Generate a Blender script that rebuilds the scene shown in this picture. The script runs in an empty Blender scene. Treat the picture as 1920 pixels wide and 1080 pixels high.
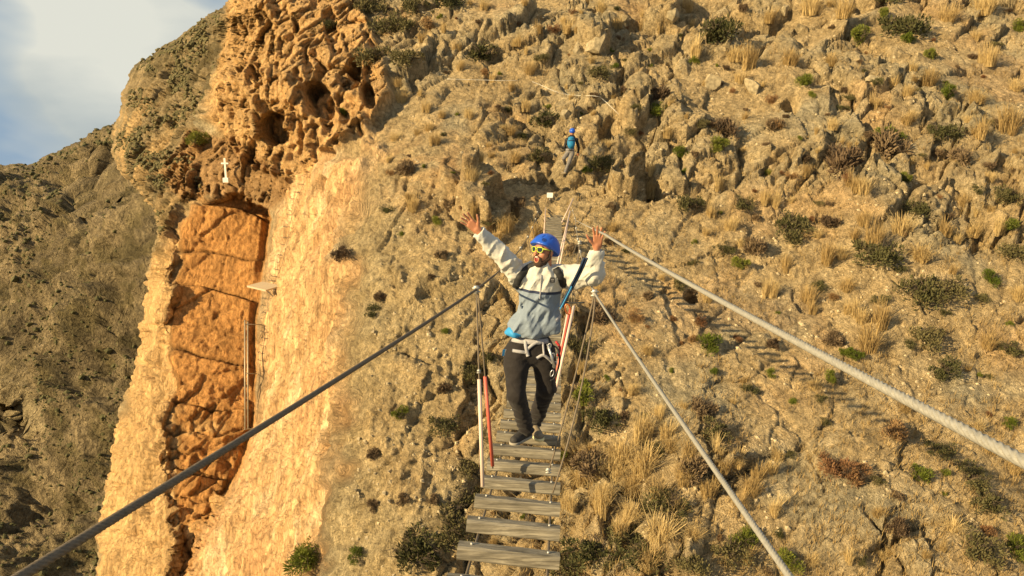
import bpy, bmesh, math, random
import numpy as np
from mathutils import Vector, Matrix
from mathutils.bvhtree import BVHTree
R = math.radians
C = bpy.context.scene.collection
scene = bpy.context.scene

# ---------------------------------------------------------------- camera, sky, sun, exposure
F = 1400.0            # focal length in photo pixels (1920 wide)
PITCH = 12.0
cp, sp_ = math.cos(R(PITCH)), math.sin(R(PITCH))
cam = bpy.data.cameras.new('camera')
cam.sensor_width = 36.0
cam.lens = 36.0 * F / 1920.0
cam.clip_start = 0.05
cam.clip_end = 5000
camo = bpy.data.objects.new('camera', cam)
C.objects.link(camo)
camo.rotation_euler = (R(90 - PITCH), 0, 0)
scene.camera = camo

SUN = Vector((-0.80, -0.47, 0.38)).normalized()      # direction towards the sun
sun_el = math.asin(SUN.z)
sun_rot = math.atan2(SUN.x, SUN.y)
world = bpy.data.worlds.new("World")
scene.world = world
world.use_nodes = True
wn, wl = world.node_tree.nodes, world.node_tree.links
wn.clear()
w_out = wn.new('ShaderNodeOutputWorld')
w_bg = wn.new('ShaderNodeBackground')
w_bg.inputs['Strength'].default_value = 0.036
w_sky = wn.new('ShaderNodeTexSky')
w_sky.sky_type = 'NISHITA'
w_sky.sun_disc = False
w_sky.sun_elevation = sun_el
w_sky.sun_rotation = sun_rot
w_sky.dust_density = 0.3
w_sky.ozone_density = 2.5
w_tc = wn.new('ShaderNodeTexCoord')
w_map = wn.new('ShaderNodeMapping')
w_map.inputs['Scale'].default_value = (2.0, 2.0, 4.5)
w_map.inputs['Location'].default_value = (8.8, 8.1, 0.9)
w_no = wn.new('ShaderNodeTexNoise')
w_no.inputs['Scale'].default_value = 1.25
w_no.inputs['Detail'].default_value = 5.0
w_no.inputs['Roughness'].default_value = 0.5
w_no.inputs['Distortion'].default_value = 0.3
w_rp = wn.new('ShaderNodeValToRGB')
w_rp.color_ramp.elements[0].position = 0.40
w_rp.color_ramp.elements[1].position = 0.56
w_n2 = wn.new('ShaderNodeTexNoise')
w_n2.inputs['Scale'].default_value = 2.6
w_n2.inputs['Detail'].default_value = 6.0
w_cc = wn.new('ShaderNodeValToRGB')
w_cc.color_ramp.elements[0].position = 0.3
w_cc.color_ramp.elements[0].color = (7.0, 7.7, 7.6, 1)
w_cc.color_ramp.elements[1].position = 0.7
w_cc.color_ramp.elements[1].color = (11.0, 11.0, 9.7, 1)
w_mx = wn.new('ShaderNodeMix'); w_mx.data_type = 'RGBA'
wl.new(w_tc.outputs['Generated'], w_map.inputs['Vector'])
wl.new(w_map.outputs['Vector'], w_no.inputs['Vector'])
wl.new(w_map.outputs['Vector'], w_n2.inputs['Vector'])
def sky_patch(src, px, py, r0, r1, amount):
    """open or thicken the cloud cover round one compass direction"""
    x, y = (px - 960.0) / F, (540.0 - py) / F
    d = Vector((x, cp + y * sp_, y * cp - sp_)).normalized()
    dt = wn.new('ShaderNodeVectorMath'); dt.operation = 'DOT_PRODUCT'; dt.inputs[1].default_value = d
    wl.new(w_tc.outputs['Generated'], dt.inputs[0])
    mr_ = wn.new('ShaderNodeMapRange'); mr_.interpolation_type = 'SMOOTHSTEP'
    mr_.inputs['From Min'].default_value = math.cos(R(r1)); mr_.inputs['From Max'].default_value = math.cos(R(r0))
    mr_.inputs['To Min'].default_value = 0; mr_.inputs['To Max'].default_value = amount
    wl.new(dt.outputs['Value'], mr_.inputs['Value'])
    ad = wn.new('ShaderNodeMath'); ad.operation = 'ADD'
    wl.new(src, ad.inputs[0]); wl.new(mr_.outputs[0], ad.inputs[1])
    return ad.outputs[0]
cover = sky_patch(w_no.outputs['Fac'], 190, 150, 2.5, 10, 0.10)
cover = sky_patch(cover, 5, 62, 0.2, 3.6, -0.15)
cover = sky_patch(cover, -20, 300, 0.5, 7.0, -0.24)
cover = sky_patch(cover, 440, 0, 0.2, 5.0, -0.14)
wl.new(cover, w_rp.inputs['Fac'])
shine = sky_patch(w_n2.outputs['Fac'], 170, 95, 0.5, 5.5, 0.30)
shine = sky_patch(shine, 130, 200, 0.5, 4.5, -0.15)
wl.new(shine, w_cc.inputs['Fac'])
wl.new(w_rp.outputs['Color'], w_mx.inputs[0])
w_sep = wn.new('ShaderNodeSeparateXYZ'); wl.new(w_tc.outputs['Generated'], w_sep.inputs[0])
w_hz = wn.new('ShaderNodeMapRange'); w_hz.interpolation_type = 'SMOOTHSTEP'
w_hz.inputs['From Min'].default_value = -0.05; w_hz.inputs['From Max'].default_value = 0.35; w_hz.inputs['To Min'].default_value = 0.92; w_hz.inputs['To Max'].default_value = 0.25
wl.new(w_sep.outputs['Z'], w_hz.inputs['Value'])
w_hm = wn.new('ShaderNodeMix'); w_hm.data_type = 'RGBA'; w_hm.inputs[7].default_value = (4.5, 6.3, 8.3, 1)
wl.new(w_hz.outputs[0], w_hm.inputs[0]); wl.new(w_sky.outputs['Color'], w_hm.inputs[6])
wl.new(w_hm.outputs[2], w_mx.inputs[6])
wl.new(w_cc.outputs['Color'], w_mx.inputs[7])
wl.new(w_mx.outputs[2], w_bg.inputs['Color'])
wl.new(w_bg.outputs[0], w_out.inputs['Surface'])

sun = bpy.data.lights.new('sun', 'SUN')
sun.energy = 5.0
sun.angle = R(0.5)
sun.color = (1.0, 0.765, 0.40)
suno = bpy.data.objects.new('sun', sun)
C.objects.link(suno)
suno.rotation_euler = SUN.to_track_quat('Z', 'Y').to_euler()

scene.view_settings.view_transform = 'Standard'
scene.view_settings.look = 'None'
scene.view_settings.exposure = 0.93
scene.view_settings.gamma = 1.0
scene.cycles.max_bounces = 5
scene.cycles.diffuse_bounces = 2

# ---------------------------------------------------------------- helpers
def P(px, py, D):
    """point seen at photo pixel (px,py) at depth D (metres along the view axis)"""
    x = (px - 960.0) / F * D
    y = (540.0 - py) / F * D
    return Vector((x, D * cp + y * sp_, y * cp - D * sp_))

def proj(p):
    D = p[1] * cp - p[2] * sp_
    y = p[1] * sp_ + p[2] * cp
    return 960 + F * p[0] / D, 540 - F * y / D, D

def tag(o, label=None, cat=None, group=None, kind=None):
    if label: o['label'] = label
    if cat: o['category'] = cat
    if group: o['group'] = group
    if kind: o['kind'] = kind
    return o

def empty(name, loc, label=None, cat=None, group=None):
    o = bpy.data.objects.new(name, None)
    C.objects.link(o)
    o.location = loc
    o.empty_display_size = 0.2
    return tag(o, label, cat, group)

def mesh_data(name, v, f, smooth=True, mats=(), quads=None):
    me = bpy.data.meshes.new(name)
    if isinstance(f, np.ndarray):
        v = np.asarray(v, dtype=np.float32)
        n = f.shape[1]
        me.vertices.add(len(v)); me.vertices.foreach_set('co', v.ravel())
        me.loops.add(f.size); me.loops.foreach_set('vertex_index', f.astype(np.int32).ravel())
        me.polygons.add(len(f))
        me.polygons.foreach_set('loop_start', np.arange(0, f.size, n, dtype=np.int32))
        me.polygons.foreach_set('loop_total', np.full(len(f), n, dtype=np.int32))
        me.update(calc_edges=True)
    else:
        me.from_pydata([tuple(p) for p in v], [], f)
        me.update()
    me.polygons.foreach_set('use_smooth', np.full(len(me.polygons), smooth, dtype=bool))
    for m in mats: me.materials.append(m)
    return me

def obj(name, v, f, mat, parent=None, origin=None, smooth=True):
    """one mesh object; v in world coordinates; origin = world origin of the root it hangs from"""
    v = np.asarray(v, dtype=np.float64).reshape(-1, 3)
    og = np.zeros(3) if origin is None else np.array(origin)
    me = mesh_data(name, v - og, f, smooth, [mat] if mat else [])
    o = bpy.data.objects.new(name, me)
    C.objects.link(o)
    if parent is not None: o.parent = parent
    elif origin is not None: o.location = tuple(origin)
    return o

class MB:
    """collects simple solids"""
    def __init__(s): s.v = []; s.f = []
    def add(s, v, f):
        b = len(s.v); s.v += [Vector(p) for p in v]; s.f += [[i + b for i in q] for q in f]
    def tube(s, pts, r, n=8, caps=True, twist=None):
        pts = [Vector(p) for p in pts]
        rr = r if isinstance(r, (list, tuple)) else [r] * len(pts)
        v, f = [], []
        t0 = (pts[1] - pts[0]).normalized()
        a = t0.orthogonal().normalized()
        for i, p in enumerate(pts):
            if i == 0: t = pts[1] - pts[0]
            elif i == len(pts) - 1: t = pts[-1] - pts[-2]
            else: t = pts[i + 1] - pts[i - 1]
            t.normalize()
            a = (a - t * a.dot(t)).normalized()
            b = t.cross(a)
            for k in range(n):
                w = 2 * math.pi * k / n
                v.append(p + (a * math.cos(w) + b * math.sin(w)) * rr[i])
        for i in range(len(pts) - 1):
            for k in range(n):
                k2 = (k + 1) % n
                f.append([i * n + k, i * n + k2, (i + 1) * n + k2, (i + 1) * n + k])
        if caps:
            f.append(list(range(n))[::-1]); f.append([(len(pts) - 1) * n + k for k in range(n)])
        s.add(v, f)
    def box(s, c, ax, ay, az, bev=0.0):
        """box with half-axis vectors, corners chamfered round the long axis ax"""
        c, ax, ay, az = map(Vector, (c, ax, ay, az))
        if bev <= 0:
            prof = [(-1, -1), (1, -1), (1, 1), (-1, 1)]
        else:
            by = bev / ay.length; bz = bev / az.length
            prof = [(-1 + by, -1), (1 - by, -1), (1, -1 + bz), (1, 1 - bz), (1 - by, 1), (-1 + by, 1), (-1, 1 - bz), (-1, -1 + bz)]
        n = len(prof)
        v = [c - ax + ay * a + az * b for a, b in prof] + [c + ax + ay * a + az * b for a, b in prof]
        f = [[k, (k + 1) % n, n + (k + 1) % n, n + k] for k in range(n)]
        f += [list(range(n))[::-1], [n + k for k in range(n)]]
        s.add(v, f)
    def build(s, name, mat, parent=None, origin=None, smooth=True):
        return obj(name, s.v, s.f, mat, parent, origin, smooth)

def catmull(pts, n=8):
    pts = [Vector(p) for p in pts]
    q = [pts[0] * 2 - pts[1]] + pts + [pts[-1] * 2 - pts[-2]]
    out = []
    for i in range(1, len(q) - 2):
        p0, p1, p2, p3 = q[i - 1], q[i], q[i + 1], q[i + 2]
        for k in range(n):
            t = k / n
            out.append(0.5 * ((2 * p1) + (p2 - p0) * t + (2 * p0 - 5 * p1 + 4 * p2 - p3) * t * t + (3 * p1 - p0 - 3 * p2 + p3) * t ** 3))
    out.append(pts[-1])
    return out

# ---------------------------------------------------------------- numpy noise
def _h(ix, iy, iz, seed):
    h = (ix.astype(np.uint32) * np.uint32(374761393) + iy.astype(np.uint32) * np.uint32(668265263)
         + iz.astype(np.uint32) * np.uint32(2147483647 & 0x7fffffff) + np.uint32((seed * 974634777) & 0xffffffff))
    h = (h ^ (h >> np.uint32(13))) * np.uint32(1274126177)
    h = (h ^ (h >> np.uint32(16))) * np.uint32(2246822519)
    h = h ^ (h >> np.uint32(13))
    return h.astype(np.float32) * np.float32(1.0 / 4294967296.0)

def vnoise(p, seed=0):
    i = np.floor(p).astype(np.int64)
    f = (p - i).astype(np.float32)
    u = f * f * f * (f * (f * 6 - 15) + 10)
    x, y, z = i[..., 0], i[..., 1], i[..., 2]
    r = 0
    for dx in (0, 1):
        wx = u[..., 0] if dx else 1 - u[..., 0]
        for dy in (0, 1):
            wy = u[..., 1] if dy else 1 - u[..., 1]
            for dz in (0, 1):
                wz = u[..., 2] if dz else 1 - u[..., 2]
                r = r + wx * wy * wz * _h(x + dx, y + dy, z + dz, seed)
    return r * 2 - 1

def fbm(p, oct=4, seed=0, gain=0.5, ridged=False):
    a, s, r = 1.0, 0.0, 0
    q = p.copy()
    for o in range(oct):
        n = vnoise(q, seed + o * 17)
        if ridged: n = 1 - 2 * np.abs(n)
        r = r + a * n; s += a; a *= gain
        q = q * 2.03 + 13.7
    return r / s

def worley(p, seed=0):
    """F1, F2, cell random, vector to nearest cell point"""
    i = np.floor(p).astype(np.int64)
    f = (p - i).astype(np.float32)
    F1 = np.full(p.shape[:-1], 9.0, np.float32); F2 = F1.copy()
    cid = np.zeros_like(F1); vec = np.zeros(p.shape, np.float32)
    for dx in (-1, 0, 1):
        for dy in (-1, 0, 1):
            for dz in (-1, 0, 1):
                x, y, z = i[..., 0] + dx, i[..., 1] + dy, i[..., 2] + dz
                o = np.stack([dx + _h(x, y, z, seed) - f[..., 0], dy + _h(x, y, z, seed + 1) - f[..., 1], dz + _h(x, y, z, seed + 2) - f[..., 2]], -1)
                d = np.sqrt((o * o).sum(-1))
                m = d < F1
                F2 = np.where(m, F1, np.minimum(F2, d))
                cid = np.where(m, _h(x, y, z, seed + 3), cid)
                vec = np.where(m[..., None], o, vec)
                F1 = np.where(m, d, F1)
    return F1, F2, cid, vec

def sstep(a, b, x):
    t = np.clip((x - a) / (b - a), 0, 1)
    return t * t * (3 - 2 * t)

def poly_sd(x, y, poly):
    """signed distance in pixels to a polygon, positive inside"""
    d = np.full(x.shape, 1e9); inside = np.zeros(x.shape, bool)
    n = len(poly)
    for i in range(n):
        ax, ay = poly[i]; bx, by = poly[(i + 1) % n]
        ex, ey = bx - ax, by - ay
        t = np.clip(((x - ax) * ex + (y - ay) * ey) / (ex * ex + ey * ey), 0, 1)
        d = np.minimum(d, np.hypot(x - ax - t * ex, y - ay - t * ey))
        c = ((ay > y) != (by > y)) & (x < (bx - ax) * (y - ay) / (by - ay + 1e-12) + ax)
        inside ^= c
    return np.where(inside, d, -d)

def tps(pts, x, y, scale=1000.0, smooth=1e-4):
    pts = np.array(pts, float)
    q = pts[:, :2] / scale; val = pts[:, 2]; n = len(q)
    def k(r2): return 0.5 * r2 * np.log(r2 + 1e-12)
    K = k(((q[:, None] - q[None]) ** 2).sum(-1)) + smooth * np.eye(n)
    A = np.zeros((n + 3, n + 3)); A[:n, :n] = K; A[:n, n] = 1; A[:n, n + 1:] = q; A[n:, :n] = A[:n, n:].T
    w = np.linalg.solve(A, np.concatenate([val, np.zeros(3)]))
    X = x / scale; Y = y / scale
    r = w[n] + w[n + 1] * X + w[n + 2] * Y
    for i in range(n): r = r + w[i] * k((X - q[i, 0]) ** 2 + (Y - q[i, 1]) ** 2)
    return r

def grid_world(px, py, D):
    x = (px - 960.0) / F * D; y = (540.0 - py) / F * D
    return np.stack([x, D * cp + y * sp_, y * cp - D * sp_], -1)

def grid_normals(W):
    du = np.gradient(W, axis=1); dv = np.gradient(W, axis=0)
    n = np.cross(dv, du)
    n /= np.linalg.norm(n, axis=-1, keepdims=True) + 1e-9
    flip = (n * W).sum(-1) > 0
    n[flip] *= -1
    return n

def grid_faces(nr, nc):
    i = np.arange(nr * nc).reshape(nr, nc)
    return np.stack([i[:-1, :-1], i[1:, :-1], i[1:, 1:], i[:-1, 1:]], -1).reshape(-1, 4)

def sheet(name, W, col, mat):
    nr, nc = W.shape[:2]
    f = grid_faces(nr, nc)
    me = mesh_data(name, W.reshape(-1, 3), f, True, [mat])
    a = me.color_attributes.new('base', 'FLOAT_COLOR', 'POINT')
    c4 = np.concatenate([np.clip(col, 0, 1).reshape(-1, 3), np.ones((nr * nc, 1))], 1).astype(np.float32)
    a.data.foreach_set('color', c4.ravel())
    o = bpy.data.objects.new(name, me)
    C.objects.link(o)
    return o

# ---------------------------------------------------------------- materials
def new_mat(name):
    m = bpy.data.materials.new(name); m.use_nodes = True
    nt = m.node_tree
    return m, nt, nt.nodes['Principled BSDF']

def ramp(nt, fac, stops):
    r = nt.nodes.new('ShaderNodeValToRGB')
    e = r.color_ramp.elements
    while len(e) < len(stops): e.new(0.5)
    for i, (p, c) in enumerate(stops):
        e[i].position = p
        e[i].color = (c, c, c, 1) if not isinstance(c, (tuple, list)) else tuple(c) + (1,)
    nt.links.new(fac, r.inputs['Fac'])
    return r

def noise_node(nt, scale, detail=4, rough=0.55, vec=None, dist=0.0, mscale=None):
    n = nt.nodes.new('ShaderNodeTexNoise')
    n.inputs['Scale'].default_value = scale; n.inputs['Detail'].default_value = detail
    n.inputs['Roughness'].default_value = rough; n.inputs['Distortion'].default_value = dist
    if vec is None:
        tc = nt.nodes.new('ShaderNodeTexCoord'); vec = tc.outputs['Object']
    if mscale is not None:
        mp = nt.nodes.new('ShaderNodeMapping'); mp.inputs['Scale'].default_value = mscale
        nt.links.new(vec, mp.inputs['Vector']); vec = mp.outputs['Vector']
    nt.links.new(vec, n.inputs['Vector'])
    return n

def mulc(nt, a, b, fac=1.0, mode='MULTIPLY'):
    m = nt.nodes.new('ShaderNodeMix'); m.data_type = 'RGBA'; m.blend_type = mode
    m.inputs[0].default_value = fac
    if isinstance(a, (tuple, list)): m.inputs[6].default_value = tuple(a) + (1,)
    else: nt.links.new(a, m.inputs[6])
    if isinstance(b, (tuple, list)): m.inputs[7].default_value = tuple(b) + (1,)
    else: nt.links.new(b, m.inputs[7])
    return m

def rock_mat(name, s1=1.3, s2=6.0, s3=25.0, bump=1.0, dist=0.06, mscale=None):
    m, nt, b = new_mat(name)
    at = nt.nodes.new('ShaderNodeAttribute'); at.attribute_name = 'base'
    tw = nt.nodes.new('ShaderNodeTexCoord'); aw = nt.nodes.new('ShaderNodeAttribute'); aw.attribute_name = 'wall'
    sc_ = nt.nodes.new('ShaderNodeMath'); sc_.operation = 'MULTIPLY_ADD'; sc_.inputs[1].default_value = -0.86; sc_.inputs[2].default_value = 1.0
    nt.links.new(aw.outputs['Fac'], sc_.inputs[0])
    cb = nt.nodes.new('ShaderNodeCombineXYZ'); cb.inputs[0].default_value = 1; cb.inputs[1].default_value = 1; nt.links.new(sc_.outputs[0], cb.inputs[2])
    vm_ = nt.nodes.new('ShaderNodeVectorMath'); vm_.operation = 'MULTIPLY'; nt.links.new(tw.outputs['Object'], vm_.inputs[0]); nt.links.new(cb.outputs[0], vm_.inputs[1])
    n1 = noise_node(nt, s1, 6, 0.62, vec=vm_.outputs[0])
    n2 = noise_node(nt, s2, 6, 0.65, vec=vm_.outputs[0], dist=0.4)
    n3 = noise_node(nt, s3, 4, 0.7)
    r1 = ramp(nt, n1.outputs['Fac'], [(0.3, 0.72), (0.7, 1.25)])
    r2 = ramp(nt, n2.outputs['Fac'], [(0.3, 0.50), (0.5, 1.0), (0.72, 1.45)])
    r3 = ramp(nt, n3.outputs['Fac'], [(0.32, 0.6), (0.5, 1.0), (0.68, 1.35)])
    c = mulc(nt, at.outputs['Color'], r1.outputs['Color'])
    c = mulc(nt, c.outputs[2], r2.outputs['Color'])
    c = mulc(nt, c.outputs[2], r3.outputs['Color'])
    fw = nt.nodes.new('ShaderNodeMath'); fw.operation = 'MULTIPLY_ADD'; fw.inputs[1].default_value = -0.65; fw.inputs[2].default_value = 1.0
    nt.links.new(aw.outputs['Fac'], fw.inputs[0]); nt.links.new(fw.outputs[0], c.inputs[0])
    # thin dark cracks
    vo = nt.nodes.new('ShaderNodeTexVoronoi'); vo.feature = 'DISTANCE_TO_EDGE'; vo.inputs['Scale'].default_value = s1 * 1.6
    tc = nt.nodes.new('ShaderNodeTexCoord')
    wv = nt.nodes.new('ShaderNodeVectorMath'); wv.operation = 'MULTIPLY_ADD'
    wv.inputs[1].default_value = (0.6, 0.6, 0.6)
    nt.links.new(n2.outputs['Color'], wv.inputs[0]); nt.links.new(tc.outputs['Object'], wv.inputs[2])
    nt.links.new(wv.outputs[0], vo.inputs['Vector'])
    rc = ramp(nt, vo.outputs['Distance'], [(0.0, 0.0), (0.035, 1.0)])
    nt.links.new(c.outputs[2], b.inputs['Base Color'])
    b.inputs['Roughness'].default_value = 0.92
    b.inputs['Specular IOR Level'].default_value = 0.12
    h1 = nt.nodes.new('ShaderNodeMath'); h1.operation = 'MULTIPLY_ADD'
    hw_ = nt.nodes.new('ShaderNodeMath'); hw_.operation = 'MULTIPLY'; hw_.inputs[1].default_value = 0.5; nt.links.new(fw.outputs[0], hw_.inputs[0]); nt.links.new(hw_.outputs[0], h1.inputs[1])
    nt.links.new(n3.outputs['Fac'], h1.inputs[0]); nt.links.new(n2.outputs['Fac'], h1.inputs[2])
    h2 = nt.nodes.new('ShaderNodeMath'); h2.operation = 'MULTIPLY_ADD'; h2.inputs[1].default_value = 0.10
    nt.links.new(rc.outputs['Color'], h2.inputs[0]); nt.links.new(h1.outputs[0], h2.inputs[2])
    bp = nt.nodes.new('ShaderNodeBump'); bp.inputs['Strength'].default_value = bump; bp.inputs['Distance'].default_value = dist * 4
    nt.links.new(h2.outputs[0], bp.inputs['Height'])
    nt.links.new(bp.outputs[0], b.inputs['Normal'])
    return m

def plain(name, col, rough=0.6, metal=0.0, var=0.12, scale=20.0, spec=0.4, bump=0.0):
    m, nt, b = new_mat(name)
    n = noise_node(nt, scale, 4, 0.6)
    r = ramp(nt, n.outputs['Fac'], [(0.3, 1 - var), (0.7, 1 + var)])
    c = mulc(nt, col, r.outputs['Color'])
    nt.links.new(c.outputs[2], b.inputs['Base Color'])
    b.inputs['Roughness'].default_value = rough; b.inputs['Metallic'].default_value = metal
    b.inputs['Specular IOR Level'].default_value = spec
    if bump:
        bp = nt.nodes.new('ShaderNodeBump'); bp.inputs['Strength'].default_value = bump; bp.inputs['Distance'].default_value = 0.01
        nt.links.new(n.outputs['Fac'], bp.inputs['Height']); nt.links.new(bp.outputs[0], b.inputs['Normal'])
    return m

def leaf_mat(name, cols, trans=0.12):
    m, nt, b = new_mat(name)
    oi = nt.nodes.new('ShaderNodeObjectInfo')
    n = noise_node(nt, 9.0, 3, 0.6)
    ad = nt.nodes.new('ShaderNodeMath'); ad.operation = 'MULTIPLY_ADD'; ad.inputs[1].default_value = 0.45
    nt.links.new(oi.outputs['Random'], ad.inputs[0]); nt.links.new(n.outputs['Fac'], ad.inputs[2])
    r = ramp(nt, ad.outputs[0], [(0.35 + 0.55 * i / (len(cols) - 1), c) for i, c in enumerate(cols)])
    nt.links.new(r.outputs['Color'], b.inputs['Base Color'])
    b.inputs['Roughness'].default_value = 0.75; b.inputs['Specular IOR Level'].default_value = 0.15
    tr = nt.nodes.new('ShaderNodeBsdfTranslucent'); nt.links.new(r.outputs['Color'], tr.inputs['Color'])
    mx = nt.nodes.new('ShaderNodeMixShader'); mx.inputs[0].default_value = trans
    nt.links.new(b.outputs[0], mx.inputs[1]); nt.links.new(tr.outputs[0], mx.inputs[2])
    nt.links.new(mx.outputs[0], nt.nodes['Material Output'].inputs['Surface'])
    return m

M = {}
M['near_rock'] = rock_mat('near_rock', 1.3, 5.0, 22.0, 1.0, 0.075)
M['far_rock'] = rock_mat('far_rock', 0.12, 0.55, 2.2, 1.0, 0.5)
M['straw'] = leaf_mat('straw', [(0.30, 0.20, 0.085), (0.47, 0.335, 0.15), (0.62, 0.47, 0.23)], 0.25)
M['rust_leaf'] = leaf_mat('rust_leaf', [(0.13, 0.065, 0.035), (0.25, 0.13, 0.065), (0.33, 0.21, 0.10)], 0.15)
M['green_leaf'] = leaf_mat('green_leaf', [(0.075, 0.105, 0.014), (0.13, 0.16, 0.024), (0.20, 0.21, 0.04)], 0.2)
M['olive_leaf'] = leaf_mat('olive_leaf', [(0.045, 0.048, 0.018), (0.085, 0.083, 0.034), (0.14, 0.12, 0.055)], 0.1)
M['twig'] = leaf_mat('twig', [(0.08, 0.055, 0.035), (0.14, 0.095, 0.06), (0.21, 0.15, 0.09)], 0.05)
M['wood_stem'] = plain('wood_stem', (0.09, 0.065, 0.045), 0.9)
M['scrub'] = leaf_mat('scrub', [(0.06, 0.06, 0.025), (0.11, 0.10, 0.045), (0.18, 0.145, 0.07)], 0.05)

# ---------------------------------------------------------------- terrain: near buttress, gorge wall and slope
def slopeD(y):
    yy = (540.0 - y) / F
    return 24.4 / (0.893 - 0.832 * yy)

SIL = [(1500, -420), (1000, -330), (700, -170), (520, -60), (445, -8), (425, 12), (385, 35), (335, 72), (290, 100), (255, 125), (232, 175),
       (214, 240), (209, 285), (222, 318), (255, 352), (296, 400), (296, 440), (285, 500), (266, 600), (248, 700),
       (222, 790), (205, 870), (188, 960), (173, 1080), (160, 1200), (150, 1450)]
ys = np.concatenate([np.arange(-330, 0, 3.2), np.arange(0, 1100, 2.15), np.arange(1100, 1400, 3.2)])
sx = np.interp(ys, [p[1] for p in SIL], [p[0] for p in SIL])
jit = np.stack([ys / 34.0, ys * 0, ys * 0], -1)
sx = sx + 5 * fbm(jit, 4, 5)
sx = np.minimum(sx, 2000)
u1 = np.linspace(0, 1, 230)
u2 = np.linspace(0, 1, 590)
NR = len(ys)
left = sx[:, None] + (np.maximum(760, sx[:, None] + 100) - sx[:, None]) * u1[None]
right = left[:, -1:] + (2380 - left[:, -1:]) * u2[None]
PX = np.concatenate([left, right[:, 1:]], 1)
PY = np.repeat(ys[:, None], PX.shape[1], 1)

ctrl = []
for cx in (900, 1100, 1400, 1700, 2000, 2350):
    for cy in (-330, -150, 0, 150, 320, 480, 640, 800, 950, 1080, 1250, 1400):
        k = 1.0
        if cx >= 1700: k = 1.0 - 0.03 * (cx - 1400) / 600
        if cx == 900 and cy > 600: k = 1.0 + 0.10 * (cy - 600) / 500
        ctrl.append((cx, cy, slopeD(cy) * k))
ctrl += [(740, 0, 42.5), (760, -200, 50), (740, 150, 36.9), (730, 300, 32.5), (640, 330, 33.5), (720, 480, 28.6), (640, 480, 29.8),
         (660, 620, 27.2), (650, 760, 25.6), (640, 900, 25.0), (620, 1080, 24.4), (760, 760, 24.6), (760, 950, 23.2), (760, 1080, 22.6), (610, 1300, 24), (760, 1300, 21.5),
         (530, 345, 40), (505, 460, 39), (490, 560, 38), (478, 700, 37), (470, 790, 36), (430, 900, 35), (360, 1080, 33), (300, 1300, 31),
         (590, 400, 35), (570, 540, 33), (560, 700, 31), (540, 850, 29.5), (500, 1000, 29), (480, 1200, 28),
         (600, 250, 36.5), (600, 130, 40), (500, 230, 42.5), (500, 100, 44.5), (460, 330, 45), (560, 0, 45.5), (650, 0, 44), (470, 20, 47), (700, 80, 40.5), (640, -150, 56),
         (430, 10, 52), (440, 150, 46.5), (400, 320, 47), (430, 345, 45.5), (392, 230, 52), (340, 150, 66), (300, 200, 66), (250, 260, 66), (300, 300, 58), (330, 380, 50), (400, 60, 66),
         (310, 480, 46), (300, 600, 43.8), (275, 640, 45.5), (270, 760, 42), (290, 850, 39), (250, 900, 40), (230, 1000, 39), (300, 1000, 36.5), (220, 1300, 36), (280, 1200, 33)]
D_O = tps(ctrl, PX, PY)
ctrl_in = [(340, 370, 47.0), (400, 400, 47.0), (480, 400, 47.5), (320, 480, 45.8), (480, 500, 45.5), (400, 500, 46.0), (312, 600, 44.0), (400, 620, 43.8), (490, 620, 44.2), (305, 720, 41.6),
           (400, 740, 41.6), (480, 760, 42.0), (320, 830, 39.6), (400, 860, 39.4), (450, 860, 39.8), (320, 950, 37.8), (390, 960, 37.8), (330, 1060, 36), (370, 1030, 36.5), (300, 1300, 34), (250, 1300, 34)]
D_I = tps(ctrl_in, PX, PY)
REC = [(352, 372), (400, 356), (455, 366), (500, 392), (508, 410), (501, 470), (490, 540), (483, 600), (481, 700), (478, 790), (462, 850), (440, 900), (405, 980), (365, 1080), (300, 1450),
       (270, 1450), (300, 1080), (335, 1010), (318, 930), (292, 870), (300, 800), (298, 700), (300, 620), (318, 540), (312, 480), (335, 430)]
wn_ = np.stack([PX / 40, PY / 40, PX * 0], -1)
warp = fbm(wn_, 4, 3)
rsd = poly_sd(PX, PY, REC)
soft = np.clip((470 - PX) / 120, 0, 1)                       # right rim stays a sharp arete, the left one is ragged
mrec = sstep(-2 - 10 * soft, 2 + 14 * soft, rsd + warp * (4 + 22 * soft + 16 * (1 - sstep(380, 440, PY))))
Db = D_O * (1 - mrec) + np.maximum(D_I, D_O + 0.15) * mrec
# buttress rounds away behind its skyline
dS = (PX - sx[:, None])
rim = np.clip(1 - dS / np.interp(PY, [0, 300, 420, 700, 1080], [60, 45, 20, 30, 30]), 0, 1)
Db = Db + np.interp(PY, [0, 350, 500, 1080], [26, 20, 14, 12]) * rim ** 2.6
# ledge that carries the cross
led = np.exp(-((PX - 425) / 75) ** 2 - ((PY - 322) / 26) ** 2)
Db = Db - 1.3 * led

W0 = grid_world(PX, PY, Db)
N0 = grid_normals(W0)
Wf = W0.astype(np.float32)

def soft_poly(poly, w=25, warpamt=18, seed=11):
    wv = fbm(np.stack([PX / 55, PY / 55, PX * 0 + seed], -1), 3, seed)
    return sstep(-w, w, poly_sd(PX, PY, poly) + wv * warpamt)

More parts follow.
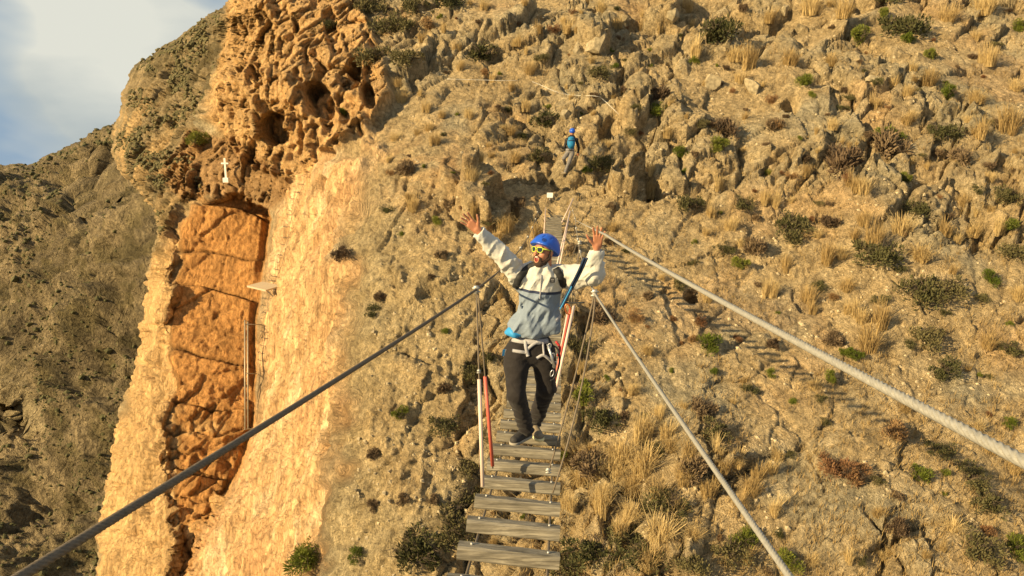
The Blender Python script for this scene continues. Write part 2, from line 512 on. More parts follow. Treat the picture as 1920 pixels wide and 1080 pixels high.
HONEY = [(428, -400), (424, 60), (400, 130), (392, 200), (420, 260), (470, 320), (540, 340), (600, 300), (700, 240), (735, 180), (700, 60), (660, -20), (640, -400)]
WALL = [(545, 330), (640, 280), (705, 215), (700, 300), (640, 380), (650, 480), (640, 620), (648, 760), (628, 900), (585, 1080), (560, 1450), (200, 1450), (360, 1080), (475, 780), (478, 600), (500, 450)]
RIDGE = [(340, 400), (300, 470), (262, 560), (240, 700), (180, 960), (150, 1450), (330, 1450), (345, 1080), (330, 880), (320, 700)]
DOME = [(440, -400), (432, 0), (420, 90), (395, 150), (385, 250), (370, 300), (385, 350), (335, 410), (300, 470), (270, 560), (100, 560), (100, -400)]
LEDGE = [(350, 240), (430, 255), (500, 300), (545, 350), (510, 392), (430, 360), (350, 380), (310, 330)]
mh = soft_poly(HONEY, 8, 14); mw = soft_poly(WALL, 12 + 26 * sstep(560, 620, PX), 22 + 40 * sstep(560, 620, PX), 21); mr = soft_poly(RIDGE, 8, 14, 31); md = soft_poly(DOME, 7, 14, 41); ml = soft_poly(LEDGE, 8, 14, 51)
slab = soft_poly([(640, 420), (800, 330), (900, 470), (890, 650), (860, 900), (760, 1450), (560, 1450), (600, 1080), (630, 900), (650, 700)], 30, 30, 61)
rocky = soft_poly([(700, -400), (2400, -400), (2400, 180), (1900, 240), (1500, 300), (1300, 400), (1150, 380), (1000, 470), (880, 450), (760, 330), (740, 200)], 60, 70, 71)
rocky2 = soft_poly([(1050, 760), (1250, 700), (1420, 800), (1500, 1450), (980, 1450)], 50, 50, 81)
ms = np.clip(1 - mh - mw - mrec - mr - md - ml, 0, 1)      # open slope
smooth_r = soft_poly([(1250, 430), (1500, 560), (1950, 600), (2400, 700), (2400, 1450), (1480, 1450), (1420, 900), (1300, 700)], 60, 60, 91)

wq = Wf + 0.30 * np.stack([fbm(Wf * 0.55, 3, 101), fbm(Wf * 0.55, 3, 111), fbm(Wf * 0.55, 3, 121)], -1)
disp = 0.75 * fbm(Wf * 0.11, 3, 1) * (ms + 0.4)
# broken ledges: tilted blocks of three sizes
def blocks(sc, seed, tilt=0.9, stretch=(1, 1, 1)):
    q = wq * sc * np.array(stretch, np.float32)
    e1_ = np.array((0.55, 0.50, 0.67), np.float32); e1_ /= np.linalg.norm(e1_)
    q = q + (q @ e1_)[..., None] * (0.55 - 1) * e1_
    F1, F2, cid, vec = worley(q, seed)
    dirv = np.stack([_h((cid * 9973).astype(np.int64), (cid * 0).astype(np.int64), (cid * 0).astype(np.int64), seed + k) - 0.5 for k in range(3)], -1)
    edge = sstep(0.0, 0.11, F2 - F1)
    return (cid - 0.5) + tilt * (vec * dirv).sum(-1) * 2 - 0.55 * (1 - edge), edge, cid
tiltm = (0.9, 1.0, 1.15)
b1, e1, c1 = blocks(0.50, 201, 1.1, tiltm)
b2, e2, c2 = blocks(1.25, 211, 1.0, tiltm)
b3, e3, c3 = blocks(3.1, 221, 0.9, tiltm)
cl = sstep(0.0, 0.28, 1.25 * fbm(Wf * 0.17, 4, 301) + 0.20 * rocky + 0.1 * rocky2 - 0.45 * smooth_r - 0.85 * slab)
disp = disp + ms * cl * (0.66 * b1 + 0.32 * b2 + 0.10 * b3)
disp = disp + ms * (1 - cl) * (0.14 * b1 + 0.07 * b2 + 0.03 * b3)
rid = fbm(Wf * np.array([0.7, 0.7, 0.4], np.float32), 4, 401, ridged=True)
disp = disp + ms * 0.16 * rid * (0.5 + 0.8 * cl) * (1 - 0.5 * smooth_r)
fine = fbm(Wf * 3.4, 3, 411)
disp = disp + ms * 0.035 * fine
fr = fbm(Wf * np.array([2.6, 2.6, 1.7], np.float32), 3, 415, ridged=True)
disp = disp + ms * 0.045 * fr * (0.4 + 0.6 * smooth_r)
# slab: streaks running down to the left
disp = disp + slab * ms * 0.20 * fbm(Wf * np.array([1.6, 1.6, 0.35], np.float32), 4, 421, ridged=True)
# honeycombed rock: deep oval pockets drawn out down to the right
rot = math.radians(28)
hx = Wf[..., 0] * math.cos(rot) + Wf[..., 2] * math.sin(rot); hz = -Wf[..., 0] * math.sin(rot) + Wf[..., 2] * math.cos(rot)
hq = np.stack([hx, Wf[..., 1] * 0.6, hz], -1)
hw = 0.35 * np.stack([fbm(hq * 0.8, 2, 431), fbm(hq * 0.8, 2, 436), fbm(hq * 0.8, 2, 441)], -1)
G1, G2, gc, _v = worley((hq * np.array([1.15, 0.5, 0.34], np.float32) + hw), 451)
pock = sstep(0.05, 0.26, G2 - G1) * (gc > 0.40) * (0.25 + gc)
G3, G4, gd, _v = worley((hq * np.array([1.7, 1.0, 0.8], np.float32) + hw * 2), 461)
pock2 = sstep(0.1, 0.45, G4 - G3) * (gd > 0.5)
disp = disp - mh * (0.70 * pock + 0.16 * pock2) + mh * (0.75 * b1 + 0.36 * b2 + 0.5 + 0.12 * fr + 0.3 * fbm(Wf * 0.9, 4, 465, ridged=True))
# big caves
def pit(cx, cy, rx, ry, dep, ang=0.0):
    c_, s_ = math.cos(R(ang)), math.sin(R(ang))
    ax = ((PX - cx) * c_ + (PY - cy) * s_) / rx; ay = (-(PX - cx) * s_ + (PY - cy) * c_) / ry
    d = np.sqrt(ax * ax + ay * ay) + 0.42 * warp
    return dep * (1 - sstep(0.82, 1.0, d))
disp = disp - pit(598, 186, 27, 36, 2.6, -20) - pit(512, 238, 24, 32, 2.6, -15) - pit(535, 255, 10, 14, 3, 0) - pit(446, 52, 9, 22, 1.2, -15) - pit(480, 140, 9, 24, 1.6, -30)
disp = disp + pit(560, 180, 16, 40, 0.9, -18) + pit(480, 232, 14, 36, 0.9, -14)  # bulges added on the sunward side of both caves to shade them
disp = disp - pit(655, 150, 20, 24, 1.4, -30) - pit(692, 185, 14, 30, 2.0, -15) - pit(664, 130, 14, 20, 1.2)
# gorge wall: vertical flutes and sparse holes
fl = fbm(Wf * np.array([1.1, 0.9, 0.14], np.float32), 4, 471)
fl2 = fbm(Wf * np.array([2.4, 2.0, 0.7], np.float32), 4, 475, ridged=True)
H1, H2, hc, _v = worley(Wf * np.array([0.75, 0.6, 0.42], np.float32), 481)
holes = (1 - sstep(0.08, 0.30, H1 + 0.12 * fine)) * (hc > 0.60)
disp = disp + mw * (0.6 * fl + 0.24 * fl2 + 0.03 * fine + 0.03 * fr - 0.75 * holes + 0.35 * fbm(Wf * 0.4, 3, 478))
disp = disp + mr * (0.35 * fl + 0.3 * b1 + 0.2 * fl2 + 0.15 * b2 - .1)
# recess: curved beds with overhanging lips
bed = Wf[..., 2] * 0.42 + 0.10 * Wf[..., 0] + 0.55 * fbm(Wf * np.array([0.16, 0.16, 0.3], np.float32), 3, 491) + 0.05 * (Wf[..., 0] + 18) ** 2 * 0.15
saw = bed - np.floor(bed)
lay = (np.floor(bed) * 0.6180339) % 1.0
crk = np.exp(-(np.minimum(saw, 1 - saw) / 0.03) ** 2)
lowr = sstep(690, 830, PY)
disp = disp + mrec * (0.35 * saw + 0.35 * lay - 0.28 * crk + 0.2 * b2 * (0.3 + lowr) + (0.15 + 0.22 * lowr) * b1 + 0.1 * fl2 + 0.25 * lowr * fbm(Wf * 0.8, 3, 495, ridged=True))
disp = disp + md * (1.1 * fbm(Wf * np.array([0.35, 0.35, 0.2], np.float32), 4, 501, ridged=True) + 0.55 * b1 + 0.50 * b2 + 0.3 * fine + 0.2 * fr) * (0.5 + 0.5 * (1 - rim))
disp = disp + ml * (0.7 * b1 + 0.4 * b2)
# dark hollows seen on the slope
disp = disp - pit(1210, 350, 30, 24, 1.5, 20) - pit(1300, 545, 16, 14, 0.8) - pit(940, 400, 30, 34, 1.2, 20) - pit(1480, 210, 20, 18, 1.0) - pit(1150, 230, 20, 34, 0.9, 40)
disp = disp + pit(910, 385, 50, 45, 1.5, 25) + pit(1175, 345, 38, 30, 1.2, -10) + pit(860, 345, 40, 30, 0.8, 20) + pit(1110, 75, 36, 34, 1.3, 10) + pit(1240, 20, 40, 30, 1.2) + pit(1180, 215, 40, 36, 0.8)
edge_fade = np.ones_like(disp)
# keep the sharp arete clean
near_edge = np.clip(1.6 - np.abs(rsd) / 9, 0, 1) * (PX > 420) * (PY > 380)
disp = disp * (1 - 0.93 * near_edge)
vd = -W0 / np.linalg.norm(W0, axis=-1, keepdims=True)
mv_ = np.clip(0.75 * mh + 0.75 * ml + 0.55 * md, 0, 0.75)[..., None]
Nd = N0 * (1 - mv_) + vd * mv_
Nd = Nd * (1 - 0.4 * mrec[..., None]) + vd * 0.4 * mrec[..., None]
W = W0 + Nd * disp[..., None]

# base colours of the rock itself
def colr(c): return np.array(c, float)
tone = fbm(Wf * 0.35, 4, 601)[..., None]; tone2 = fbm(Wf * 1.1, 4, 611)[..., None]
beige = colr((0.50, 0.37, 0.20)); grey = colr((0.42, 0.35, 0.225)); pale = colr((0.62, 0.48, 0.28)); orange = colr((0.58, 0.345, 0.155))
a = sstep(-0.05, 0.5, tone); b_ = sstep(0.0, 0.5, tone2)
col = beige * (1 - a) + grey * a
col = col * (1 - 0.6 * b_) + pale * 0.6 * b_
og = sstep(0.15, 0.5, fbm(Wf * 0.3 + 9, 4, 621))[..., None] * 0.6
warm = soft_poly([(700, 270), (1010, 230), (1010, 470), (830, 520), (700, 430)], 50, 60, 95)[..., None]
col = col * (1 - np.clip(og * 0.55 + 0.5 * warm * sstep(-0.2, 0.3, tone2), 0, 1)) + orange * np.clip(og * 0.55 + 0.5 * warm * sstep(-0.2, 0.3, tone2), 0, 1)
gcol = colr((0.42, 0.35, 0.225)) * (1 + 0.3 * tone2)
cl3 = (cl * sstep(0.35, 0.6, c2))[..., None] * 0.5
col = col * (1 - cl3) + gcol * cl3
sl3 = slab[..., None] * 0.6
col = col * (1 - sl3) + colr((0.47, 0.36, 0.195)) * (1 + 0.25 * tone2) * sl3
# wall
st = fbm(Wf * np.array([0.9, 0.9, 0.10], np.float32), 4, 631)[..., None]
wallc = colr((0.61, 0.385, 0.19)) * (1 - sstep(0, 0.4, st)) + colr((0.70, 0.48, 0.27)) * sstep(0, 0.4, st)
sp2 = sstep(0.1, 0.45, fbm(Wf * np.array([0.5, 0.5, 0.18], np.float32), 4, 641))[..., None]
wallc = wallc * (1 - 0.6 * sp2) + colr((0.56, 0.31, 0.145)) * 0.6 * sp2
gsp = sstep(0.25, 0.5, fbm(Wf * np.array([0.6, 0.6, 0.2], np.float32) + 4, 4, 651))[..., None] * sstep(560, 640, PX)[..., None]
wallc = wallc * (1 - 0.7 * gsp) + colr((0.36, 0.32, 0.22)) * 0.7 * gsp
stf = fbm(Wf * np.array([3.2, 3.2, 0.22], np.float32), 3, 645)[..., None]
wallc = wallc * (1 + 0.30 * stf * np.array((0.8, 1.0, 1.2)))
hol = (holes * 0.35)[..., None]
wallc = wallc * (1 - hol) + colr((0.50, 0.25, 0.10)) * hol
col = col * (1 - mw[..., None]) + wallc * mw[..., None]
hc_ = colr((0.61, 0.375, 0.165)) * (1 + 0.2 * tone) * (1 - 0.3 * b_) + colr((0.42, 0.33, 0.2)) * 0.3 * b_
col = col * (1 - mh[..., None]) + hc_ * mh[..., None]
rec_c = colr((0.50, 0.25, 0.085)) * (1 + 0.25 * tone) * (1 - 0.5 * crk[..., None])
pk = sstep(0.15, 0.5, fbm(Wf * 0.5 + 3, 4, 661))[..., None] * sstep(600, 850, PY)[..., None]
rec_c = rec_c * (1 - 0.6 * pk) + colr((0.56, 0.36, 0.16)) * 0.6 * pk
col = col * (1 - mrec[..., None]) + rec_c * mrec[..., None]
ridge_c = colr((0.58, 0.37, 0.17)) * (1 + 0.2 * tone)
col = col * (1 - mr[..., None]) + ridge_c * mr[..., None]
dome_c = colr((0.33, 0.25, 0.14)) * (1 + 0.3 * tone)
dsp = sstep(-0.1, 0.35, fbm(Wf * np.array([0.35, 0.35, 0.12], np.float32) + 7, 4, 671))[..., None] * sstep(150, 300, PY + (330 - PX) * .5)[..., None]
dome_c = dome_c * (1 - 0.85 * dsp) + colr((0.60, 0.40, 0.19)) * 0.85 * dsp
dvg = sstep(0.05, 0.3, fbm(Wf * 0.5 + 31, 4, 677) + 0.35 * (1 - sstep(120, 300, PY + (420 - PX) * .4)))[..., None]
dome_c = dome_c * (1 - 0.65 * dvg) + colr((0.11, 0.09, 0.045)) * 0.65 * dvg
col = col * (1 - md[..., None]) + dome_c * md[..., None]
led_c = colr((0.42, 0.235, 0.10)) * (1 + 0.3 * tone)
col = col * (1 - ml[..., None] * 0.8) + led_c * ml[..., None] * 0.8
near = sheet('hillside', W, col, M['near_rock'])
wa = near.data.attributes.new('wall', 'FLOAT', 'POINT')
wa.data.foreach_set('value', np.clip(mw + 0.7 * mrec + 0.8 * mr + 0.25 * mh, 0, 1).astype(np.float32).ravel())
tag(near, 'sunlit rocky hillside and orange gorge wall', None, None, 'structure')
W = W.astype(np.float32)

# skyline thickness: the ground carries on behind the buttress
def bvh_of(o):
    me = o.data
    vs = np.empty(len(me.vertices) * 3, np.float32); me.vertices.foreach_get('co', vs)
    vs = vs.reshape(-1, 3) + np.array(o.matrix_world.translation if o.parent is None else (0, 0, 0))
    fs = [tuple(p.vertices) for p in me.polygons]
    return BVHTree.FromPolygons([tuple(v) for v in vs], fs)

near_bvh = BVHTree.FromObject(near, bpy.context.evaluated_depsgraph_get())
def at_grid(px, py):
    """point of the hillside seen at a photo pixel, with its smooth normal"""
    r = int(np.clip(np.searchsorted(ys, py), 1, NR - 1))
    row = PX[r]
    c = int(np.clip(np.searchsorted(row, px), 1, row.size - 1))
    n = Vector(N0[r, c].tolist())
    h = near_bvh.ray_cast(Vector((0, 0, 0)), P(px, py, 1).normalized())
    if h[0] is not None: return h[0], n
    return Vector(W[r, c].tolist()), n

# ---------------------------------------------------------------- far mountain
SKY = [(-900, 420), (-300, 345), (0, 318), (25, 314), (72, 313), (98, 296), (130, 285), (165, 265), (200, 246), (216, 238), (260, 215), (340, 205), (500, 260), (760, 330)]
fx = np.concatenate([np.arange(-900, -60, 12), np.arange(-60, 330, 2.2), np.arange(330, 760, 8)])
fv = np.linspace(0, 1, 480)
top = np.interp(fx, [p[0] for p in SKY], [p[1] for p in SKY])
top = top + 4 * fbm(np.stack([fx / 28, fx * 0, fx * 0], -1), 4, 701)
FX = np.repeat(fx[None], len(fv), 0)
FY = top[None] + (1500 - top[None]) * fv[:, None]
fctl = [(-800, 450, 330), (-300, 360, 290), (0, 320, 250), (100, 300, 235), (215, 240, 215), (400, 230, 190), (750, 350, 180), (0, 420, 215), (100, 450, 195), (220, 400, 188), (330, 450, 150), (300, 330, 200),
        (30, 520, 190), (120, 560, 172), (220, 560, 150), (300, 600, 130), (-300, 600, 190), (-800, 800, 200), (0, 640, 186), (70, 650, 160), (160, 700, 142), (230, 760, 122), (60, 760, 160), (150, 830, 125), (20, 850, 140),
        (0, 1000, 118), (120, 1000, 108), (200, 950, 104), (0, 1080, 108), (170, 1080, 96), (300, 1080, 88), (-400, 1080, 150), (-800, 1400, 150), (0, 1450, 84), (300, 1450, 72), (700, 1450, 70), (750, 900, 95)]
FD = tps(fctl, FX, FY)
# cliff band: the ground left of this line drops into a side ravine
CL = [(-200, 560), (20, 592), (62, 660), (95, 700), (128, 760), (148, 820), (120, 850), (60, 860), (-200, 900)]
csd = poly_sd(FX, FY, CL) + 8 * fbm(np.stack([FX / 30, FY / 30, FX * 0], -1), 4, 711)
FD = FD + 24 * sstep(-4, 16, csd)
CL2 = [(205, 300), (255, 352), (296, 400), (296, 470), (250, 480), (215, 440), (170, 400), (190, 350)]
csd2 = poly_sd(FX, FY, CL2) + 10 * fbm(np.stack([FX / 30, FY / 30, FX * 0 + 3], -1), 4, 712)
FD = FD + 20 * sstep(-6, 22, csd2)
frim = np.clip(1 - (FY - top[None]) / 26, 0, 1)
FD = FD + 30 * frim ** 2.5
FW0 = grid_world(FX, FY, FD); FN = grid_normals(FW0); Ff = FW0.astype(np.float32)
fd = 11.0 * fbm(Ff * 0.022, 4, 721, ridged=True) + 6.0 * fbm(Ff * 0.07, 4, 731, ridged=True) + 1.8 * fbm(Ff * 0.25, 4, 741, ridged=True) + 0.7 * fbm(Ff * 0.9, 3, 751)
Fq = Ff * 0.12 + 0.5 * fbm(Ff * 0.1, 3, 761)[..., None]
x1, x2, xc, xv = worley(Fq, 771)
fd = fd + 3.0 * (xc - 0.5) * sstep(-0.1, 0.4, fbm(Ff * 0.03, 3, 781))
FWd = FW0 + FN * (fd * (0.12 + 0.88 * (1 - np.clip(1 - (FY - top[None]) / 60, 0, 1))))[..., None]
ft = fbm(Ff * 0.05, 5, 791)[..., None]; ft2 = fbm(Ff * 0.35, 4, 801)[..., None]
fcol = colr((0.20, 0.155, 0.09)) * (1 - sstep(-0.1, 0.4, ft)) + colr((0.30, 0.23, 0.135)) * sstep(-0.1, 0.4, ft)
fcol = fcol * (1 - 0.6 * sstep(0.0, 0.35, ft2)) + colr((0.105, 0.085, 0.035)) * 0.6 * sstep(0.0, 0.35, ft2)
cliffm = (np.exp(-((csd + 3) / 14) ** 2) * (FY < 850))[..., None]
fcol = fcol * (1 - 0.8 * cliffm) + colr((0.34, 0.27, 0.16)) * 0.8 * cliffm
far = sheet('mountain', FWd, fcol, M['far_rock'])
tag(far, 'scrub-covered mountainside across the gorge', None, None, 'structure')

# valley floor reaching to the horizon behind everything
gz = -150.0
gm, gnt, gb = new_mat('valley_ground')
gn = noise_node(gnt, 0.02, 6, 0.6)
gr = ramp(gnt, gn.outputs['Fac'], [(0.3, (0.10, 0.09, 0.04)), (0.7, (0.26, 0.2, 0.11))])
gnt.links.new(gr.outputs['Color'], gb.inputs['Base Color']); gb.inputs['Roughness'].default_value = 0.95
vf = obj('ground', [(-3000, -3000, gz), (3000, -3000, gz), (3000, 3000, gz), (-3000, 3000, gz)], [[0, 1, 2, 3]], gm)
tag(vf, None, None, None, 'structure')

# ---------------------------------------------------------------- plants
def tuft_mesh(name, seed, mat, n=240, w=1.0, h=1.0, spread=0.55, bw=0.0065):
    rnd = random.Random(seed); v = []; f = []
    cl_ = [(rnd.uniform(-.22, .22) * w, rnd.uniform(-.22, .22) * w, rnd.uniform(.55, 1.1), rnd.uniform(-.3, .3), rnd.uniform(-.3, .3)) for _ in range(6)]
    for i in range(n):
        a = rnd.uniform(0, 2 * math.pi); rr = 0.20 * w * math.sqrt(rnd.random())
        q_ = cl_[rnd.randrange(6)]; b = Vector((q_[0] + math.cos(a) * rr * .5, q_[1] + math.sin(a) * rr * .5, -0.08))
        a2 = math.atan2(math.sin(a) * .6 + q_[1] * 2 + q_[4], math.cos(a) * .6 + q_[0] * 2 + q_[3]) + rnd.gauss(0, 0.5)
        lean = spread * abs(rnd.gauss(0.45, 0.4)); L = h * rnd.uniform(0.3, 1.0) * q_[2]
        out = Vector((math.cos(a2), math.sin(a2), 0)); side = Vector((-out.y, out.x, 0))
        p = [b, b + out * lean * 0.28 * L + Vector((0, 0, 0.5 * L)), b + out * lean * 0.75 * L + Vector((0, 0, 0.86 * L)), b + out * lean * 1.15 * L + Vector((0, 0, 0.98 * L - lean * 0.35 * L))]
        ws = [bw, bw * 0.9, bw * 0.7, bw * 0.2]
        base = len(v)
        tw = rnd.uniform(-1, 1); sd = (side + out * tw * 0.8).normalized()
        for q, ww in zip(p, ws): v += [q - sd * ww, q + sd * ww]
        for k in range(3): f.append([base + 2 * k, base + 2 * k + 1, base + 2 * k + 3, base + 2 * k + 2])
    return mesh_data(name, v, f, False, [mat])

def shrub_mesh(name, seed, mat, n=1500, flat=0.62, leaf=0.045, lobes=7, fine=False):
    rnd = random.Random(seed); v = []; f = []
    L = []
    for i in range(lobes):
        a = rnd.uniform(0, 6.28); r = rnd.uniform(0.02, 0.48) * (0.8 if fine else 1)
        L.append((Vector((math.cos(a) * r, math.sin(a) * r, rnd.uniform(0.04, 0.45) * flat)), rnd.uniform(0.09, 0.22)))
    for i in range(n):
        c, r = L[rnd.randrange(lobes)]
        d = Vector((rnd.gauss(0, 1), rnd.gauss(0, 1), rnd.gauss(0.25, 1))).normalized()
        p = c + d * r * (rnd.random() ** 0.35) * (1.15 if rnd.random() < 0.12 else 1.0)
        if p.z < -0.08: p.z = -0.08
        up = (d + Vector((0, 0, 0.7)) + Vector((rnd.gauss(0, .35), rnd.gauss(0, .35), rnd.gauss(0, .35)))).normalized()
        sd = up.orthogonal().normalized(); sd.rotate(Matrix.Rotation(rnd.uniform(0, 6.28), 3, up))
        ll = leaf * rnd.uniform(0.6, 1.4); ww = ll * (0.22 if fine else 0.42)
        b = len(v)
        v += [p - sd * ww * 0.5, p + sd * ww * 0.5, p + up * ll + sd * ww * 0.5, p + up * ll - sd * ww * 0.5]
        f.append([b, b + 1, b + 2, b + 3])
    return mesh_data(name, v, f, False, [mat])

def stems_mesh(name, seed, mat, n=14, r=0.5, h=0.5, th=0.012):
    rnd = random.Random(seed); mb = MB()
    for i in range(n):
        a = rnd.uniform(0, 6.28); rr = r * rnd.uniform(0.3, 1.0)
        e = Vector((math.cos(a) * rr, math.sin(a) * rr, h * rnd.uniform(0.4, 1.0)))
        m = e * 0.5 + Vector((rnd.gauss(0, .05), rnd.gauss(0, .05), rnd.gauss(0.04, .05)))
        mb.tube([(0, 0, -0.1), m, e], [th, th * 0.7, th * 0.25], 5)
        for k in range(3):
            q = m.lerp(e, rnd.random()); d = Vector((rnd.gauss(0, 1), rnd.gauss(0, 1), rnd.gauss(0.6, 1))).normalized()
            mb.tube([q, q + d * 0.08, q + d * 0.16 + Vector((0, 0, .02))], [th * 0.45, th * 0.3, th * 0.12], 4)
    return mesh_data(name, mb.v, mb.f, True, [mat])

KINDS = {
    's': dict(name='grass_tuft', cat='grass tuft', col='straw-coloured dry grass tuft', grp='dry grass tufts on the rocky slope', part=None,
              me=[tuft_mesh('straw_blades', 10 + i, M['straw'], 420, 1.0, [1.0, 1.2, 0.85, 1.05][i], [0.5, 0.4, 0.8, 0.6][i]) for i in range(4)]),
    'r': dict(name='rusty_bush', cat='bush', col='rusty red-brown bush', grp='red-brown bushes on the rocky slope', part='stems',
              me=[shrub_mesh('rust_foliage', 30 + i, M['rust_leaf'], 1300, 0.6, 0.07, 7, True) for i in range(2)]),
    'g': dict(name='green_shrub', cat='shrub', col='bright green round shrub', grp='bright green shrubs on the rocky slope', part='stems',
              me=[shrub_mesh('green_foliage', 40 + i, M['green_leaf'], 1900, 0.72, 0.06, 8, True) for i in range(3)]),
    'd': dict(name='olive_shrub', cat='shrub', col='dark olive straggly shrub', grp='dark olive shrubs on the rocky slope', part='stems',
              me=[shrub_mesh('olive_foliage', 50 + i, M['olive_leaf'], 1300, 0.55, 0.055, 13) for i in range(3)]),
    'b': dict(name='twiggy_bush', cat='bush', col='bare grey-brown twiggy bush', grp='bare twiggy bushes on the rocky slope', part='stems',
              me=[shrub_mesh('twig_foliage', 60 + i, M['twig'], 1500, 0.5, 0.10, 9, True) for i in range(2)]),
}
stem_me = [stems_mesh('stem_mesh', 70 + i, M['wood_stem'], 16, 0.46, 0.42) for i in range(2)]
PL = []
def add(kind, s):
    for t in s.split():
        x, y, w = map(float, t.split(','))
        PL.append((kind, x, y, w))
add('g', '1225,214,48 1343,276,46 1505,158,44 1777,184,44 1665,258,48 1390,500,42 1857,526,38 1325,650,62 1338,698,22 1560,716,40 1446,702,24 1720,896,54 1895,798,30 835,622,20 750,782,36 1395,1020,54 1480,1056,48 1090,745,66 1055,855,30 1440,328,26 1700,340,32 1742,108,32 1610,78,48 1655,32,30 1908,1032,54 1605,670,38 1278,291,36 1300,118,26 1905,56,34 580,1052,78 672,1042,38 375,268,48 650,214,32 820,418,24 1580,664,24 1100,320,22 1770,890,26 1310,1062,26 1888,425,40 1700,78,30')
add('d', '905,110,84 1120,140,56 1335,72,100 1022,232,72 1127,314,62 1690,60,90 1765,256,70 1295,388,66 1390,388,54 1485,442,96 1640,484,96 1725,398,62 1890,374,64 1730,556,110 1770,548,90 1740,640,84 1770,700,72 1820,900,84 1860,950,86 1830,1034,92 1350,812,90 1130,790,96 870,950,92 800,1050,130 760,1040,100 893,880,66 890,700,66 1110,1040,120 1060,1060,100 740,60,90 700,112,84 765,118,76 1550,792,30 830,800,60 1475,425,70 1310,235,40 1010,300,60 1205,1045,90 1250,960,90 690,20,80 1370,1040,80 1360,470,46 1655,1,60 1900,480,70 1540,750,30 1300,495,30 1080,650,60 850,1000,100 905,820,50 1035,985,60 1760,845,60 780,20,70 840,10,60 620,50,50 1890,660,50')
add('b', '1665,290,90 1575,312,84 1680,992,48 755,938,34 700,850,30 1350,250,60 1555,420,40 1130,600,60 1560,640,50 1320,770,60 715,560,30 760,320,40 1450,240,40 1105,880,70 1300,880,60 640,480,40 700,950,30 1420,470,50 1240,180,40 1800,300,50')
add('s', '1745,156,62 1850,22,84 1890,246,84 1840,255,70 1600,356,64 1640,460,62 1545,490,60 1725,484,64 1690,436,60 1470,504,50 1510,566,52 1610,604,64 1635,655,76 1240,1012,90 1205,880,84 1410,925,54 1350,880,54 1280,900,70 1090,905,74 1150,890,64 1400,126,54 1300,104,54 996,136,44 922,152,34 860,94,34 1155,50,40 985,206,30 880,220,34 750,190,44 950,430,64 1380,112,54 1520,24,64 1875,436,54 1785,994,54 1520,585,44 1330,405,44 1060,60,36 1180,930,70 1120,960,70 1070,950,50 1340,850,56 1260,840,60 1420,905,50 1160,1000,60 1445,890,40 1380,870,50 1200,820,70 1240,780,50 1700,230,50 1640,200,50 1580,30,60 1780,40,60 1830,190,60 1855,120,60 1905,170,50 1480,120,46 1560,120,46 1620,360,50 1290,20,50 1440,40,50 1240,60,40 1130,20,40 1010,60,34 960,250,36 900,300,36 930,450,50 1000,440,44 1580,480,50 1820,440,50 1770,440,50 1910,560,50 1850,650,50 1900,880,50 1860,850,50 1700,770,40 1655,610,60 1590,585,50 1370,430,40 1430,380,40 1620,420,46 1560,240,40 1510,330,40')
add('r', '1190,598,42 1680,820,74 1575,885,70 1600,900,60 1312,606,34 1445,193,26 1486,334,26 805,52,40 1460,240,30 910,140,26 1590,340,30 1555,870,40 1855,1000,40 1260,600,26 1730,480,26 1040,60,26 1385,640,24 1560,560,30 1690,440,24 1300,640,30')
add('s', '1165,860,70 1190,920,76 1230,930,70 1270,960,64 1300,1010,60 1180,975,64 1215,1060,70 1120,890,50 1140,930,56 1330,930,56 1290,850,56 1250,820,50 1400,1050,50 1450,960,50')
add('d', '1170,1010,80 1220,850,60 1290,1060,80 1150,1055,70')
PL = [(k, x, y, w * (0.82 if k in 'sd' else 1.12 if k == 'g' else 1.0)) for k, x, y, w in PL]
rnd = random.Random(7)
def clear(x, y, m):
    return all((x - q[1]) ** 2 + (y - q[2]) ** 2 > (m + 0.35 * q[3]) ** 2 for q in PL)
def on_slope(x, y):
    lim = np.interp(y, [0, 200, 330, 700, 1080], [700, 740, 720, 660, 620])
    return x > lim
targets = [('s', 110, 18, 42), ('d', 45, 14, 36), ('b', 60, 14, 32), ('g', 30, 12, 26), ('r', 30, 12, 24)]
for kind, n, a_, b2_ in targets:
    c = 0; tries = 0
    while c < n and tries < 6000:
        tries += 1
        x = rnd.uniform(650, 1918); y = rnd.uniform(4, 1076)
        if not on_slope(x, y): continue
        if kind == 's' and x < 900 and y > 450: continue
        if x > 1000 and x < 1140 and 230 < y < 460: continue
        if 985 < x < 1060 and y > 400: continue
        dens = 0.35 + 0.65 * (y < 520) + 0.3 * (x < 1450)
        if x < 880 and y > 400: dens *= 0.25
        if rnd.random() > dens: continue
        w = rnd.uniform(a_, b2_) * (0.75 if y < 300 else 1.0)
        if not clear(x, y, w * 0.4): continue
        PL.append((kind, x, y, w)); c += 1

BANDS = [(0, 180, 'along the top edge of the photo'), (180, 330, 'level with the climber in blue'), (330, 480, "level with the man's raised hands"), (480, 640, "level with the man's chest"),
         (640, 850, "level with the man's legs"), (850, 2000, 'along the bottom edge of the photo')]
COLS = [(-999, 700, 'on the orange gorge wall'), (700, 880, 'on the slope left of the bridge'), (880, 1140, 'on the slope around the bridge'), (1140, 1400, 'on the slope just right of the bridge'),
        (1400, 1650, 'on the right-hand slope'), (1650, 3000, 'at the far right of the slope')]
def cell(x, y):
    bi = [i for i, q in enumerate(BANDS) if q[0] <= y < q[1]][0]; ci = [i for i, q in enumerate(COLS) if q[0] <= x < q[1]][0]
    return bi, ci
ORD = ['', 'second', 'third', 'fourth', 'fifth', 'sixth', 'seventh', 'eighth', 'ninth', 'tenth', 'eleventh', 'twelfth', 'thirteenth', 'fourteenth', 'fifteenth', 'sixteenth', 'seventeenth', 'eighteenth', 'nineteenth', 'twentieth'] + ['number %d' % k for k in range(21, 60)]
cells = {}
for i, (k, x, y, w) in enumerate(PL):
    cells.setdefault((k,) + cell(x, y), []).append(i)
